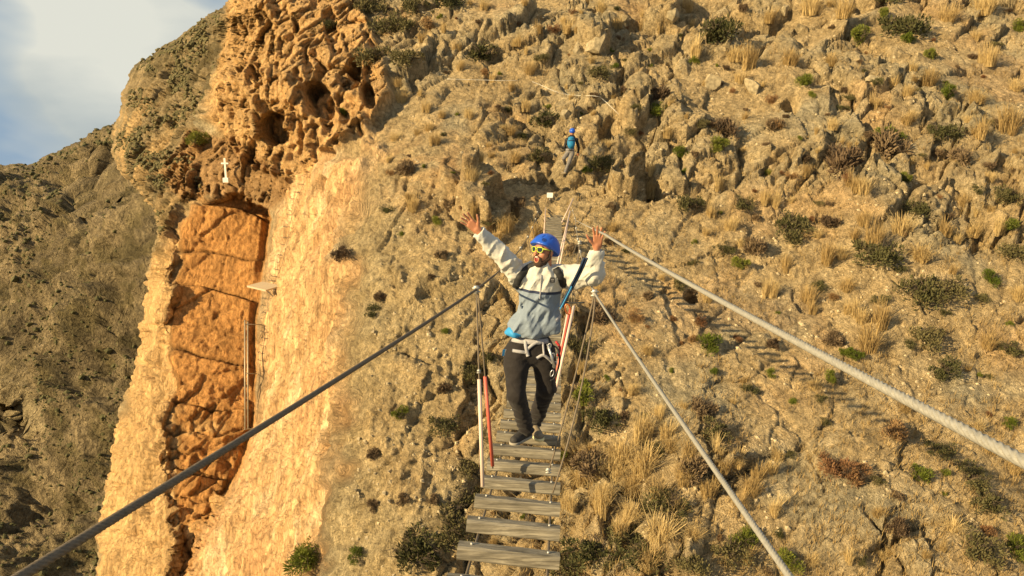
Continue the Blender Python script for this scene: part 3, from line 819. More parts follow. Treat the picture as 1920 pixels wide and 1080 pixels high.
lab = {}
for key, ids in cells.items():
    ids.sort(key=lambda i: PL[i][1])
    k, bi, ci = key
    for n_, i in enumerate(ids):
        size = 'large ' if PL[i][3] > 60 else ('small ' if PL[i][3] < 30 else '')
        if len(ids) == 1: pre = 'only '
        elif n_ == 0: pre = 'leftmost '
        elif n_ == len(ids) - 1: pre = 'rightmost '
        else: pre = ORD[n_] + ' '
        suf = '' if pre in ('only ', 'leftmost ', 'rightmost ') else ' from left'
        lab[i] = (pre + KINDS[k]['col'] + suf + ' ' + COLS[ci][2] + ' ' + BANDS[bi][2])
def short(t):
    w_ = t.split()
    if len(w_) > 16:
        t = t.replace('on the slope ', '').replace('along the top edge of the photo', "along the photo's top edge").replace('along the bottom edge of the photo', "along the photo's bottom edge").replace('of the slope ', '')
        t = t.replace('level with the climber in blue', 'beside the blue climber').replace('level with', 'near') if len(t.split()) > 16 else t
    if len(t.split()) > 16: t = t.replace('straw-coloured dry', 'dry').replace('on the slope ', '').replace('just right', 'right')
    return t
for i, (k, x, y, w) in enumerate(PL):
    K = KINDS[k]
    p, n = at_grid(x, y)
    D = proj(p)[2]
    s = w / F * D
    o = bpy.data.objects.new(K['name'], rnd.choice(K['me']))
    C.objects.link(o)
    up = Vector((0, 0, 1)).lerp(n, 0.25 if k == 's' else 0.45).normalized()
    o.location = p - up * 0.03
    q = up.to_track_quat('Z', 'Y').to_euler().to_matrix() @ Matrix.Rotation(rnd.uniform(0, 6.28), 3, 'Z')
    o.rotation_euler = q.to_euler()
    hs = s * (0.95 if k == 's' else 1.05)
    o.scale = (s * rnd.uniform(.9, 1.15), s * rnd.uniform(.9, 1.15), hs * rnd.uniform(.85, 1.2))
    tag(o, short(lab[i]), K['cat'], K['grp'])
    if K['part'] and w > 34:
        st_ = bpy.data.objects.new('stems', stem_me[i % 2]); C.objects.link(st_); st_.parent = o

# ground litter: stubble, small stones, pale stalks nobody could count
def litter():
    r = np.random.RandomState(5); n = 26000
    x = r.uniform(640, 2300, n); y = r.uniform(-250, 1300, n)
    v = []; f = []; v2 = []; f2 = []
    base = fbm(np.stack([x / 90, y / 90, x * 0], -1), 3, 77)
    for i in range(n):
        if x[i] < np.interp(y[i], [0, 200, 330, 700, 1080], [720, 760, 740, 680, 650]): continue
        if 985 < x[i] < 1060 and 240 < y[i] < 420: continue
        p, nn = at_grid(x[i], y[i])
        if base[i] < -0.05 or x[i] < 880:
            if i % 3: continue
            s = 0.02 + 0.07 * r.rand() ** 2.5                   # pebble
            t = nn.orthogonal().normalized(); b = nn.cross(t); k0 = len(v2)
            for d in (t, b, -t, -b): v2.append(p + d * s * r.uniform(.7, 1.4) + nn * s * .1)
            v2.append(p + nn * s * r.uniform(.7, 1.3) + t * s * r.uniform(-.4, .4)); v2.append(p - nn * s)
            for q in range(4):
                f2.append([k0 + q, k0 + (q + 1) % 4, k0 + 4]); f2.append([k0 + (q + 1) % 4, k0 + q, k0 + 5])
        else:
            for j in range(4):
                L = r.uniform(.07, .26); a = r.uniform(0, 6.28)
                o_ = Vector((math.cos(a), math.sin(a), 0)); q = p + o_ * r.uniform(0, .12)
                tp = q + Vector((0, 0, L)) + o_ * L * r.uniform(0, .8); sd = Vector((-o_.y, o_.x, 0)) * .010
                k0 = len(v); v += [q - sd, q + sd, tp]; f.append([k0, k0 + 1, k0 + 2])
    a1 = obj('dry_stubble', v, np.array(f), M['straw'], smooth=False); tag(a1, 'thin scattered dry grass stubble on the slope', 'stubble', None, 'stuff')
    a2 = obj('loose_stones', v2, np.array(f2), plain('stone', (0.40, 0.32, 0.2), 0.9, var=0.3, scale=2.0), smooth=False); tag(a2, 'small loose stones strewn over the slope', 'stones', None, 'stuff')
litter()

def far_scrub():
    r = np.random.RandomState(9); V = []; Fc = []
    ico = bmesh.new(); bmesh.ops.create_icosphere(ico, subdivisions=1, radius=1)
    iv = np.array([q.co[:] for q in ico.verts]); fi = np.array([[q.index for q in g.verts] for g in ico.faces]); ico.free()
    n = 0
    def put(p, s):
        nonlocal n
        jit_ = r.uniform(.65, 1.3, (len(iv), 1))
        V.append(p + iv * s * jit_ * np.array([1, 1, .75])); Fc.append(fi + n); n += len(iv)
    dens = fbm(np.stack([FX / 60, FY / 60, FX * 0 + 5], -1), 4, 55)
    cnt = 0
    while cnt < 5200:
        i = r.randint(2, FX.shape[0] - 2); j = r.randint(0, FX.shape[1] - 1)
        if FX[i, j] < -60 or FX[i, j] > 340 or FY[i, j] > 1200: continue
        if dens[i, j] + r.uniform(-.3, .3) < 0.0: continue
        if csd[i, j] > -16 and csd[i, j] < 4: continue
        D_ = proj(FWd[i, j])[2]
        put(FWd[i, j], r.uniform(1.4, 4.6) * D_ / F * (1 if r.rand() > .08 else 1.8)); cnt += 1
    o = obj('far_scrub', np.concatenate(V), np.concatenate(Fc), M['scrub'], smooth=False)
    tag(o, 'dark scrub covering the mountainside across the gorge', 'scrub', None, 'stuff')
    V.clear(); Fc.clear(); n = 0
    cnt = 0
    dd = fbm(np.stack([PX / 38, PY / 38, PX * 0 + 5], -1), 4, 57)
    while cnt < 2600:
        i = r.randint(0, NR); j = r.randint(4, 225)
        if md[i, j] < 0.6 or PY[i, j] < -100: continue
        if dd[i, j] + r.uniform(-.25, .25) < 0.08: continue
        put(W[i, j], r.uniform(1.5, 5.0) * Db[i, j] / F); cnt += 1
    o = obj('crag_scrub', np.concatenate(V), np.concatenate(Fc), M['scrub'], smooth=False)
    tag(o, 'low dark scrub clinging to the grey domed crag', 'scrub', None, 'stuff')
far_scrub()

# loose boulders that stand clear of the slope
def boulder(px, py, w, h, label, seed):
    p, n = at_grid(px, py); D = proj(p)[2]; s = w / F * D * 0.5
    bm = bmesh.new(); bmesh.ops.create_icosphere(bm, subdivisions=4, radius=1)
    v = np.array([q.co[:] for q in bm.verts], np.float32); f = np.array([[q.index for q in g.verts] for g in bm.faces]); bm.free()
    rr = np.random.RandomState(seed)
    for k in range(17):                                          # cut flat faces
        d = rr.normal(size=3); d /= np.linalg.norm(d); c = rr.uniform(.42, .78)
        t = v @ d; v = v - np.where(t > c, t - c, 0)[:, None] * d
    v = v * (1 + 0.07 * fbm(v * 2.2 + seed, 4, seed)[:, None])
    v = v * np.array([1, .9, h / w * 1.15]) * s
    o = obj('boulder', v + np.array(p), f, M['boulder'], None, tuple(p), False)
    tag(o, label, 'boulder', 'boulders lying on the slope')
M['boulder'] = plain('boulder', (0.30, 0.245, 0.155), 0.92, var=0.45, scale=5.0, spec=0.1, bump=1.0)
for b in [(1412, 165, 42, 50, 'upright pale boulder high on the slope casting a dark shadow', 1), (1118, 84, 50, 50, 'largest pointed grey boulder at the top centre of the slope', 2),
          (1260, 28, 36, 34, 'blocky grey boulder at the top edge right of centre', 3), (1085, 92, 34, 40, 'smaller boulder leaning beside the pointed one at top centre', 4),
          (1340, 160, 40, 44, 'tan boulder left of the upright pale boulder high on the slope', 5), (1060, 215, 30, 26, 'low boulder just above the climber in the blue helmet', 6),
          (1640, 150, 34, 26, 'flat boulder in the upper right of the slope', 10),
          (1470, 20, 30, 26, 'small boulder at the top edge of the right-hand slope', 11)]:
    boulder(*b)

# ---------------------------------------------------------------- bridge
def deckZ(Y): return -3.81 + 0.00484 * (Y - 20.7) ** 2
def deckX(Y):
    D = Y * cp - deckZ(Y) * sp_
    return -0.02 + 0.0672 * (D - 4.5)
def deck(Y, u=0.0, dz=0.0):
    """u across in metres from the centre line"""
    roll = np.interp(Y, [0, 4, 8, 16], [-0.085, -0.085, -0.06, 0.0])
    return Vector((deckX(Y) + u, Y - u * 0.06, deckZ(Y) + u * roll + dz))

def wood_mat():
    m, nt, b = new_mat('weathered_wood')
    tc = nt.nodes.new('ShaderNodeTexCoord'); oi = nt.nodes.new('ShaderNodeObjectInfo')
    ad = nt.nodes.new('ShaderNodeVectorMath'); ad.operation = 'MULTIPLY_ADD'; ad.inputs[1].default_value = (37, 53, 71)
    nt.links.new(oi.outputs['Random'], ad.inputs[0]); nt.links.new(tc.outputs['Object'], ad.inputs[2])
    n1 = noise_node(nt, 14, 5, 0.6, ad.outputs[0], 1.6, (0.12, 1, 1))
    n2 = noise_node(nt, 90, 4, 0.7, ad.outputs[0], 0.3, (0.05, 1, 1))
    n3 = noise_node(nt, 3.0, 3, 0.6, ad.outputs[0])
    w = nt.nodes.new('ShaderNodeTexWave'); w.bands_direction = 'Z'; w.inputs['Scale'].default_value = 9; w.inputs['Distortion'].default_value = 7
    w.inputs['Detail'].default_value = 3; w.inputs['Detail Scale'].default_value = 0.8
    mp = nt.nodes.new('ShaderNodeMapping'); mp.inputs['Scale'].default_value = (0.25, 1, 1)
    nt.links.new(ad.outputs[0], mp.inputs['Vector']); nt.links.new(mp.outputs[0], w.inputs['Vector'])
    r1 = ramp(nt, n1.outputs['Fac'], [(0.3, (0.11, 0.097, 0.075)), (0.52, (0.215, 0.19, 0.148)), (0.75, (0.36, 0.325, 0.255))])
    r2 = ramp(nt, n2.outputs['Fac'], [(0.35, 0.65), (0.6, 1.15)])
    r3 = ramp(nt, w.outputs['Fac'], [(0.0, 0.62), (0.35, 1.05)])
    r4 = ramp(nt, n3.outputs['Fac'], [(0.3, 0.8), (0.7, 1.2)])
    c = mulc(nt, r1.outputs['Color'], r2.outputs['Color']); c = mulc(nt, c.outputs[2], r3.outputs['Color'], 0.7); c = mulc(nt, c.outputs[2], r4.outputs['Color'])
    nt.links.new(c.outputs[2], b.inputs['Base Color']); b.inputs['Roughness'].default_value = 0.85; b.inputs['Specular IOR Level'].default_value = 0.2
    h = nt.nodes.new('ShaderNodeMath'); h.operation = 'ADD'; nt.links.new(n2.outputs['Fac'], h.inputs[0]); nt.links.new(r3.outputs['Color'], h.inputs[1])
    bp = nt.nodes.new('ShaderNodeBump'); bp.inputs['Strength'].default_value = 0.6; bp.inputs['Distance'].default_value = 0.004
    nt.links.new(h.outputs[0], bp.inputs['Height']); nt.links.new(bp.outputs[0], b.inputs['Normal'])
    return m
M['wood'] = wood_mat()
M['steel'] = plain('galvanised_steel', (0.42, 0.41, 0.38), 0.45, 0.55, 0.2, 60)
M['cable'] = plain('cable_steel', (0.33, 0.315, 0.28), 0.55, 0.25, 0.18, 120)
M['cable_dark'] = plain('dark_cable_steel', (0.15, 0.118, 0.085), 0.75, 0.1, 0.2, 90)
M['white_tube'] = plain('pink_white_tube', (0.66, 0.50, 0.42), 0.5, 0, 0.06)
M['red_tube'] = plain('faded_red_tube', (0.52, 0.11, 0.075), 0.5, 0, 0.10)

def rope_mesh(pts, r, strands=7, lay=0.11, seg=None, n_around=None, groove=0.13):
    """twisted wire rope: radius modulated by helical strands"""
    pts = [Vector(p) for p in pts]
    L = [0.0]
    for i in range(1, len(pts)): L.append(L[-1] + (pts[i] - pts[i - 1]).length)
    na = n_around or strands * 4
    v = []; f = []
    t = (pts[1] - pts[0]).normalized(); a = t.orthogonal().normalized()
    m = len(pts)
    for i, p in enumerate(pts):
        t = (pts[min(i + 1, m - 1)] - pts[max(i - 1, 0)]).normalized()
        a = (a - t * a.dot(t)).normalized(); b = t.cross(a)
        ph = L[i] / lay * 2 * math.pi
        for k in range(na):
            w = 2 * math.pi * k / na
            rr = r * (1 - groove + groove * abs(math.cos(0.5 * strands * (w - ph))) * 1.25)
            v.append(p + (a * math.cos(w) + b * math.sin(w)) * rr)
    for i in range(m - 1):
        for k in range(na):
            k2 = (k + 1) % na
            f.append([i * na + k, i * na + k2, (i + 1) * na + k2, (i + 1) * na + k])
    return v, f
def resample(pts, step):
    pts = [Vector(p) for p in pts]; out = []
    for i in range(len(pts) - 1):
        n = max(1, int((pts[i + 1] - pts[i]).length / step))
        out += [pts[i].lerp(pts[i + 1], k / n) for k in range(n)]
    return out + [pts[-1]]

B0 = deck(4.0)
bridge = empty('suspension_bridge', tuple(B0), 'narrow plank suspension bridge of weathered wood hung on steel cables over the gorge', 'suspension bridge')
og = tuple(B0)
rb = random.Random(3)
Y = 0.53; pi_ = 0
plankY = []
while Y < 30.1:
    plankY.append(Y)
    u0 = 0.0
    c = deck(Y, 0, -0.035)
    wj = rb.uniform(-0.012, 0.012)
    ax = (deck(Y, 0.305 + wj, -0.035) - deck(Y, -0.305 + wj, -0.035)) * 0.5
    ax.rotate(Matrix.Rotation(rb.uniform(-0.012, 0.012), 3, 'Z'))
    sl = Vector((0, 1, 2 * 0.00484 * (Y - 20.7)))
    ay = (sl - ax * (sl.dot(ax) / ax.length_squared)).normalized() * 0.050
    tl = rb.uniform(-0.07, 0.07)
    ay.rotate(Matrix.Rotation(tl, 3, ax.normalized()))
    az = ax.cross(ay).normalized() * 0.041
    mb = MB()
    # plank with slightly bowed, chamfered section, cut in short lengths so edges wander
    ns = 8 if Y < 9 else 2
    prof = [(-1, -.8), (-.85, -1), (.85, -1), (1, -.8), (1, .72), (.80, 1), (-.72, 1), (-1, .62)]
    vv = []; ff = []
    for i in range(ns + 1):
        s_ = -1 + 2 * i / ns
        for (q, w_) in prof:
            vv.append(c + ax * s_ + ay * (q + rb.uniform(-.03, .03)) + az * (w_ + rb.uniform(-.05, .05)))
    for i in range(ns):
        for k in range(8): ff.append([i * 8 + k, i * 8 + (k + 1) % 8, (i + 1) * 8 + (k + 1) % 8, (i + 1) * 8 + k])
    ff += [list(range(8))[::-1], [ns * 8 + k for k in range(8)]]
    # object frame aligned with the plank so the grain runs along it
    me = mesh_data('plank', [p - c for p in vv], ff, False, [M['wood']])
    po = bpy.data.objects.new('plank', me); C.objects.link(po); po.parent = bridge; po.location = c - B0
    if Y < 9:
        for u in (-0.225, 0.235):
            bb = MB()
            q = c + ax * (u / 0.305) + az * 1.0
            bb.tube([q - az * 0.1, q + az * 0.28], 0.009, 6)
            bo = bb.build('bolt', M['steel'], po, tuple(c))
    Y += 0.44 + rb.uniform(-0.012, 0.012)
for u in (-0.225, 0.235):
    pts = [deck(y, u, -0.085) for y in np.linspace(0.2, 30.6, 70)]
    mb = MB(); mb.tube(pts, 0.009, 8); mb.build('deck_cable', M['cable_dark'], bridge, og)

LC = P(893, 543, 5.6); RC = P(1115, 550, 5.8)
def back(p0, p1, t):                                             # continue a straight cable past its near end
    return p0 + (p0 - p1) * t
l0 = P(40, 1080, 1.22); r0 = P(1480, 1080, 1.55)
lpts = [back(l0, LC, 0.45), l0, LC, P(1010, 390, 29.5)]
rpts = [back(r0, RC, 0.45), r0, RC, P(1079, 412, 24), P(1070, 380, 31)]
def sagged(pts, sag):
    out = [pts[0], pts[1]]
    for a, b, s in zip(pts[1:-1], pts[2:], sag):
        n = 14
        for k in range(1, n + 1):
            t = k / n; out.append(a.lerp(b, t) - Vector((0, 0, 4 * s * t * (1 - t))))
    return out
lw = sagged(lpts, [0.01, 0.35]); rw = sagged(rpts, [0.01, 0.25, 0.03])
def split_rope(name, pts, r, mat, parent, cut=7.0, **kw):
    near_p = [p for p in pts if p.y < cut]; far_p = [p for p in pts if p.y >= cut]
    near_p.append(far_p[0])
    v, f = rope_mesh(resample(near_p, 0.004), r, **kw)
    mb = MB(); mb.tube(far_p, r * 0.92, 8)
    b = len(v)
    f = f + [[i + b for i in q] for q in mb.f]; v = v + mb.v
    return obj(name, v, f, mat, parent, og if parent else tuple(pts[1]))
split_rope('hand_cable', lw, 0.0090, M['cable_dark'], bridge, strands=6, lay=0.08, groove=0.35)
split_rope('hand_cable', rw, 0.0078, M['cable'], bridge, strands=6, lay=0.08, groove=0.45)
s0 = P(1920, 865, 0.90); s1 = P(1135, 440, 5.2); s2 = P(1078, 412, 27.5)
spts = [back(s0, s1, 0.35), s0] + [s0.lerp(s1, t) - Vector((0, 0, 0.05 * t * (1 - t))) for t in np.linspace(0.05, 1, 20)] + [s1.lerp(s2, t) - Vector((0, 0, 0.03 * t * (1 - t))) for t in np.linspace(0.1, 1, 12)]
so = split_rope('safety_cable', spts, 0.0080, M['cable'], None, strands=6, lay=0.085, groove=0.5)
tag(so, 'thick galvanised wire rope running high across the right side past the raised hand', 'cable')

# hangers, clamps, tubes
def line_pt(pts, y):
    for a, b in zip(pts[:-1], pts[1:]):
        if a.y <= y <= b.y: return a.lerp(b, (y - a.y) / (b.y - a.y + 1e-9))
    return pts[-1]
def clamp(c, s=1.0):
    mb = MB()
    mb.box(c, (0.016 * s, 0, 0), (0, 0.012 * s, 0), (0, 0, 0.026 * s), 0.004)
    mb.tube([c + Vector((-0.026 * s, -.012, 0.012 * s)), c + Vector((0.026 * s, -.012, 0.012 * s))], 0.006 * s, 6)
    mb.tube([c + Vector((-0.026 * s, -.012, -0.012 * s)), c + Vector((0.026 * s, -.012, -0.012 * s))], 0.006 * s, 6)
    return mb.build('clamp', M['steel'], bridge, og)
def hanger(top, bot, r=0.0062, bend=0.0, bx=0.0):
    pts = [top.lerp(bot, t) - Vector((bx * 4 * t * (1 - t), 0, bend * 4 * t * (1 - t))) for t in np.linspace(0, 1, 10)]
    mb = MB(); mb.tube(pts, r, 7); return mb.build('hanger', M['cable_dark'], bridge, og), pts
def tube_on(a, b, r, mat):
    mb = MB(); mb.tube([a, b], r, 10); return mb.build('guard_tube', mat, bridge, og)
clamp(LC, 1.15); clamp(RC, 1.15)
# left near hanger pair with plastic tubes
yl1 = 5.08; yl2 = 5.95
bl1 = P(905, 912, 5.50); bl2 = P(924, 878, 6.05)
hanger(LC, bl1); hanger(LC + Vector((.01, .02, 0)), bl2)
tube_on(LC.lerp(bl1, 0.46), bl1, 0.0145, M['white_tube'])
t2 = LC + Vector((.01, .02, 0))
tube_on(t2.lerp(bl2, 0.47), bl2 + (t2 - bl2) * 0.015, 0.0145, M['red_tube'])
clamp(LC.lerp(bl1, 0.42), 0.6)
# right near hanger pair (bare wire)
br1 = P(1028, 887, 5.95); br2 = P(1036, 925, 5.45)
hanger(RC, br1, 0.0072, 0, -0.015); hanger(RC + Vector((.01, .01, 0)), br2, 0.0072, 0, -0.045)
clamp(br1 + Vector((0, 0, 0.02)), 0.9)
# second pair right: bundle of three guard tubes behind the man
RC2 = line_pt(rw, 10.4)
bR = P(1041, 735, 8.3); bR2 = P(1048, 700, 9.0)
top2 = P(1082, 545, 8.9); top3 = P(1074, 552, 9.0)
hanger(line_pt(rw, 9.6), top2, 0.006)
tube_on(P(1076, 574, 8.75), bR, 0.0165, M['white_tube'])
tube_on(P(1070, 578, 8.85), P(1037, 728, 8.4), 0.0165, M['red_tube'])
tube_on(P(1064, 590, 9.1), P(1046, 690, 8.9), 0.0165, M['white_tube'])
hanger(P(1087, 455, 9.3), P(1076, 574, 8.75), 0.005); hanger(P(1087, 455, 9.3), P(1070, 578, 8.85), 0.005)
clamp(P(1087, 455, 9.3), 1.0)
# farther hangers
for y in (13.2, 17.0, 20.8, 24.4, 27.6):
    for sd, wv_ in ((-1, lw), (1, rw)):
        tp = line_pt(wv_, y)
        for dy in (-0.8, 0.8):
            b = deck(y + dy, sd * 0.29, -0.02)
            hanger(tp, b, 0.005)
        clamp(tp, 1.1)
tube_on(P(1044, 498, 20), P(1069, 396, 22), 0.02, M['white_tube']); tube_on(P(1049, 500, 20.5), P(1066, 412, 22.5), 0.02, M['white_tube'])
tube_on(P(1051, 422, 29), P(1075, 372, 30), 0.022, M['white_tube']); tube_on(P(1020, 440, 28), P(1023, 390, 30.3), 0.022, M['white_tube'])
# anchor posts at the far end
for px_, py_ in ((1012, 392), (1072, 384)):
    a0 = P(px_, py_, 30.6); mb = MB(); mb.tube([a0 + Vector((0, .2, -1.1)), a0], 0.04, 8); mb.tube([a0, a0 + Vector((0, 1.2, -.7))], 0.018, 6)
    mb.build('anchor_post', M['steel'], bridge, og)

# ---------------------------------------------------------------- small fixtures on the rock
M['white_paint'] = plain('white_paint', (0.78, 0.76, 0.70), 0.5)
g, _n = at_grid(424, 332); g = P(424, 334, proj(g)[2] - 0.6)
s = 37 / F * proj(g)[2]
mb = MB()
mb.box(g + Vector((0, 0, s * .5 - .1)), (0.055, 0, 0), (0, 0.045, 0), (0, 0, s * .5 + .1), 0.01)
mb.box(g + Vector((0, -.012, s * .74)), (0, 0, 0.045), (0, 0.046, 0), (0.185 * s * 1.0, 0, 0), 0.01)
mb.box(g + Vector((0, 0, -.12)), (0.16, 0, 0), (0, 0.14, 0), (0, 0, 0.14), 0.02)
tag(mb.build('white_cross', M['white_paint'], None, tuple(g), False), 'small white cross standing on the rock ledge above the red recess', 'cross')

p, n = at_grid(1031, 368); p = P(1031, 366, proj(p)[2] - 0.25)
sgn = empty('notice_board', tuple(p), 'small white notice plate on the rock just above the end of the bridge', 'sign')
mb = MB(); mb.box(p, (0.12, 0, 0), (0, 0.02, 0.1), (0, 0.012, -0.003)); mb.build('plate', M['white_paint'], sgn, tuple(p), False)
mb = MB(); mb.tube([p + Vector((0, .03, 0)), p + Vector((0, .2, -.5))], 0.02, 6); mb.build('post', M['steel'], sgn, tuple(p))

def wall_pt(x, y, off=0.0):
    q, n_ = at_grid(x, y); d = proj(q)[2]
    return P(x, y, d - off)
# wooden platform fixed to the wall
p = wall_pt(505, 541, 0.1)
pl = empty('wall_platform', tuple(p), 'small wooden platform jutting from the orange wall above the metal frame', 'platform')
a = P(478, 533, 36.8); b = P(513, 541, 36.4)
mb = MB(); mb.box((a + b) * 0.5, (b - a) * 0.5, (0.25, 0.42, 0.02), (0, 0, 0.04), 0.0); mb.build('deck', plain('pale_board', (0.50, 0.40, 0.27), 0.8), pl, tuple(p), False)
mb = MB(); mb.tube([a + Vector((.3, 0, -.04)), P(512, 556, 36.9)], 0.03, 6); mb.tube([b + Vector((0, 0, -.04)), P(514, 556, 36.9)], 0.03, 6); mb.build('bracket', M['steel'], pl, tuple(p))
# tall metal frame in front of the crack
fr0 = P(461, 806, 35.0)
fro = empty('metal_frame', tuple(fr0), 'tall narrow galvanised metal frame hanging in the dark crack of the gorge wall', 'metal frame')
A1, A2 = P(459, 601, 36.2), P(459.5, 806, 35.2); B1, B2 = P(464.5, 603, 36.5), P(465, 805, 35.5)
M['frame'] = plain('frame_metal', (0.36, 0.32, 0.24), 0.5, 0.3, 0.15, 10)
for q1, q2 in ((A1, A2), (B1, B2)):
    mb = MB(); mb.tube([q1, q2], 0.035, 7); mb.build('upright', M['frame'], fro, tuple(fr0))
for (q1, q2) in ((P(460, 608, 36.2), P(498, 609, 37.2)), (P(462, 700, 35.8), P(482, 701, 36.6)), (P(458, 805, 35.2), P(470, 804, 35.5)), (P(466, 804, 35.4), P(478, 803, 36.2)), (A1, B1)):
    mb = MB(); mb.tube([q1, q2], 0.022, 6); mb.build('crossbar', M['frame'], fro, tuple(fr0))
# iron rungs of the climbing route, each a staple
route = [(546, 395), (548, 372), (541, 402), (536, 425), (533, 445), (530, 458), (526, 478), (523, 492), (518, 505), (513, 518), (508, 526), (496, 560), (495, 573), (497, 586), (494, 598), (493, 622), (495, 634), (492, 648), (489, 662), (488, 676), (570, 330), (562, 345), (556, 360)]
route.sort(key=lambda q: q[1])
for i, (x, y) in enumerate(route):
    q = wall_pt(x, y, 0.14); w_ = Vector((0.17, -0.08, 0)); bk = Vector((0.03, 0.18, 0.0))
    mb = MB(); mb.tube([q - w_ + bk, q - w_, q + w_, q + w_ + bk], 0.012, 6, True)
    o_ = mb.build('rung', M['cable_dark'], None, tuple(q))
    if y < 530: l_ = 'iron climbing rung on the orange wall, ' + ('topmost' if i == 0 else (ORD[i] if i < len(ORD) else 'lowest')) + ' of those above the platform'
    else:
        j = i - len([1 for t in route if t[1] < 530]); l_ = 'iron climbing rung on the orange wall, ' + ('first' if j == 0 else ORD[j]) + ' one below the platform'
    tag(o_, l_, 'rung', 'iron rungs up the orange gorge wall')
# life line along the rungs
pts = [wall_pt(x + 7, y, 0.12) for x, y in route]
mb = MB(); mb.tube(pts, 0.009, 5); tag(mb.build('life_line', M['cable_dark'], None, tuple(pts[0])), 'thin steel life line running beside the rungs down the orange wall', 'cable')
# pale life line across the upper slope
pts = [wall_pt(x, y, 0.45) for x, y in ((838, 148), (870, 149), (905, 150), (940, 151), (970, 151))]
mb = MB(); mb.tube(catmull(pts, 4), 0.008, 6); tag(mb.build('life_line', M['white_paint'], None, tuple(pts[0])), 'pale straight life line crossing the upper slope left of the climber', 'cable')
pts = [wall_pt(x, y, 0.45) for x, y in ((998, 153), (1015, 160), (1040, 171), (1070, 178), (1115, 180), (1130, 186), (1160, 214))]
mb = MB(); mb.tube(catmull(pts, 4), 0.008, 6); tag(mb.build('life_line', M['white_paint'], None, tuple(pts[0])), 'pale sagging life line above the climber in the blue helmet', 'cable')
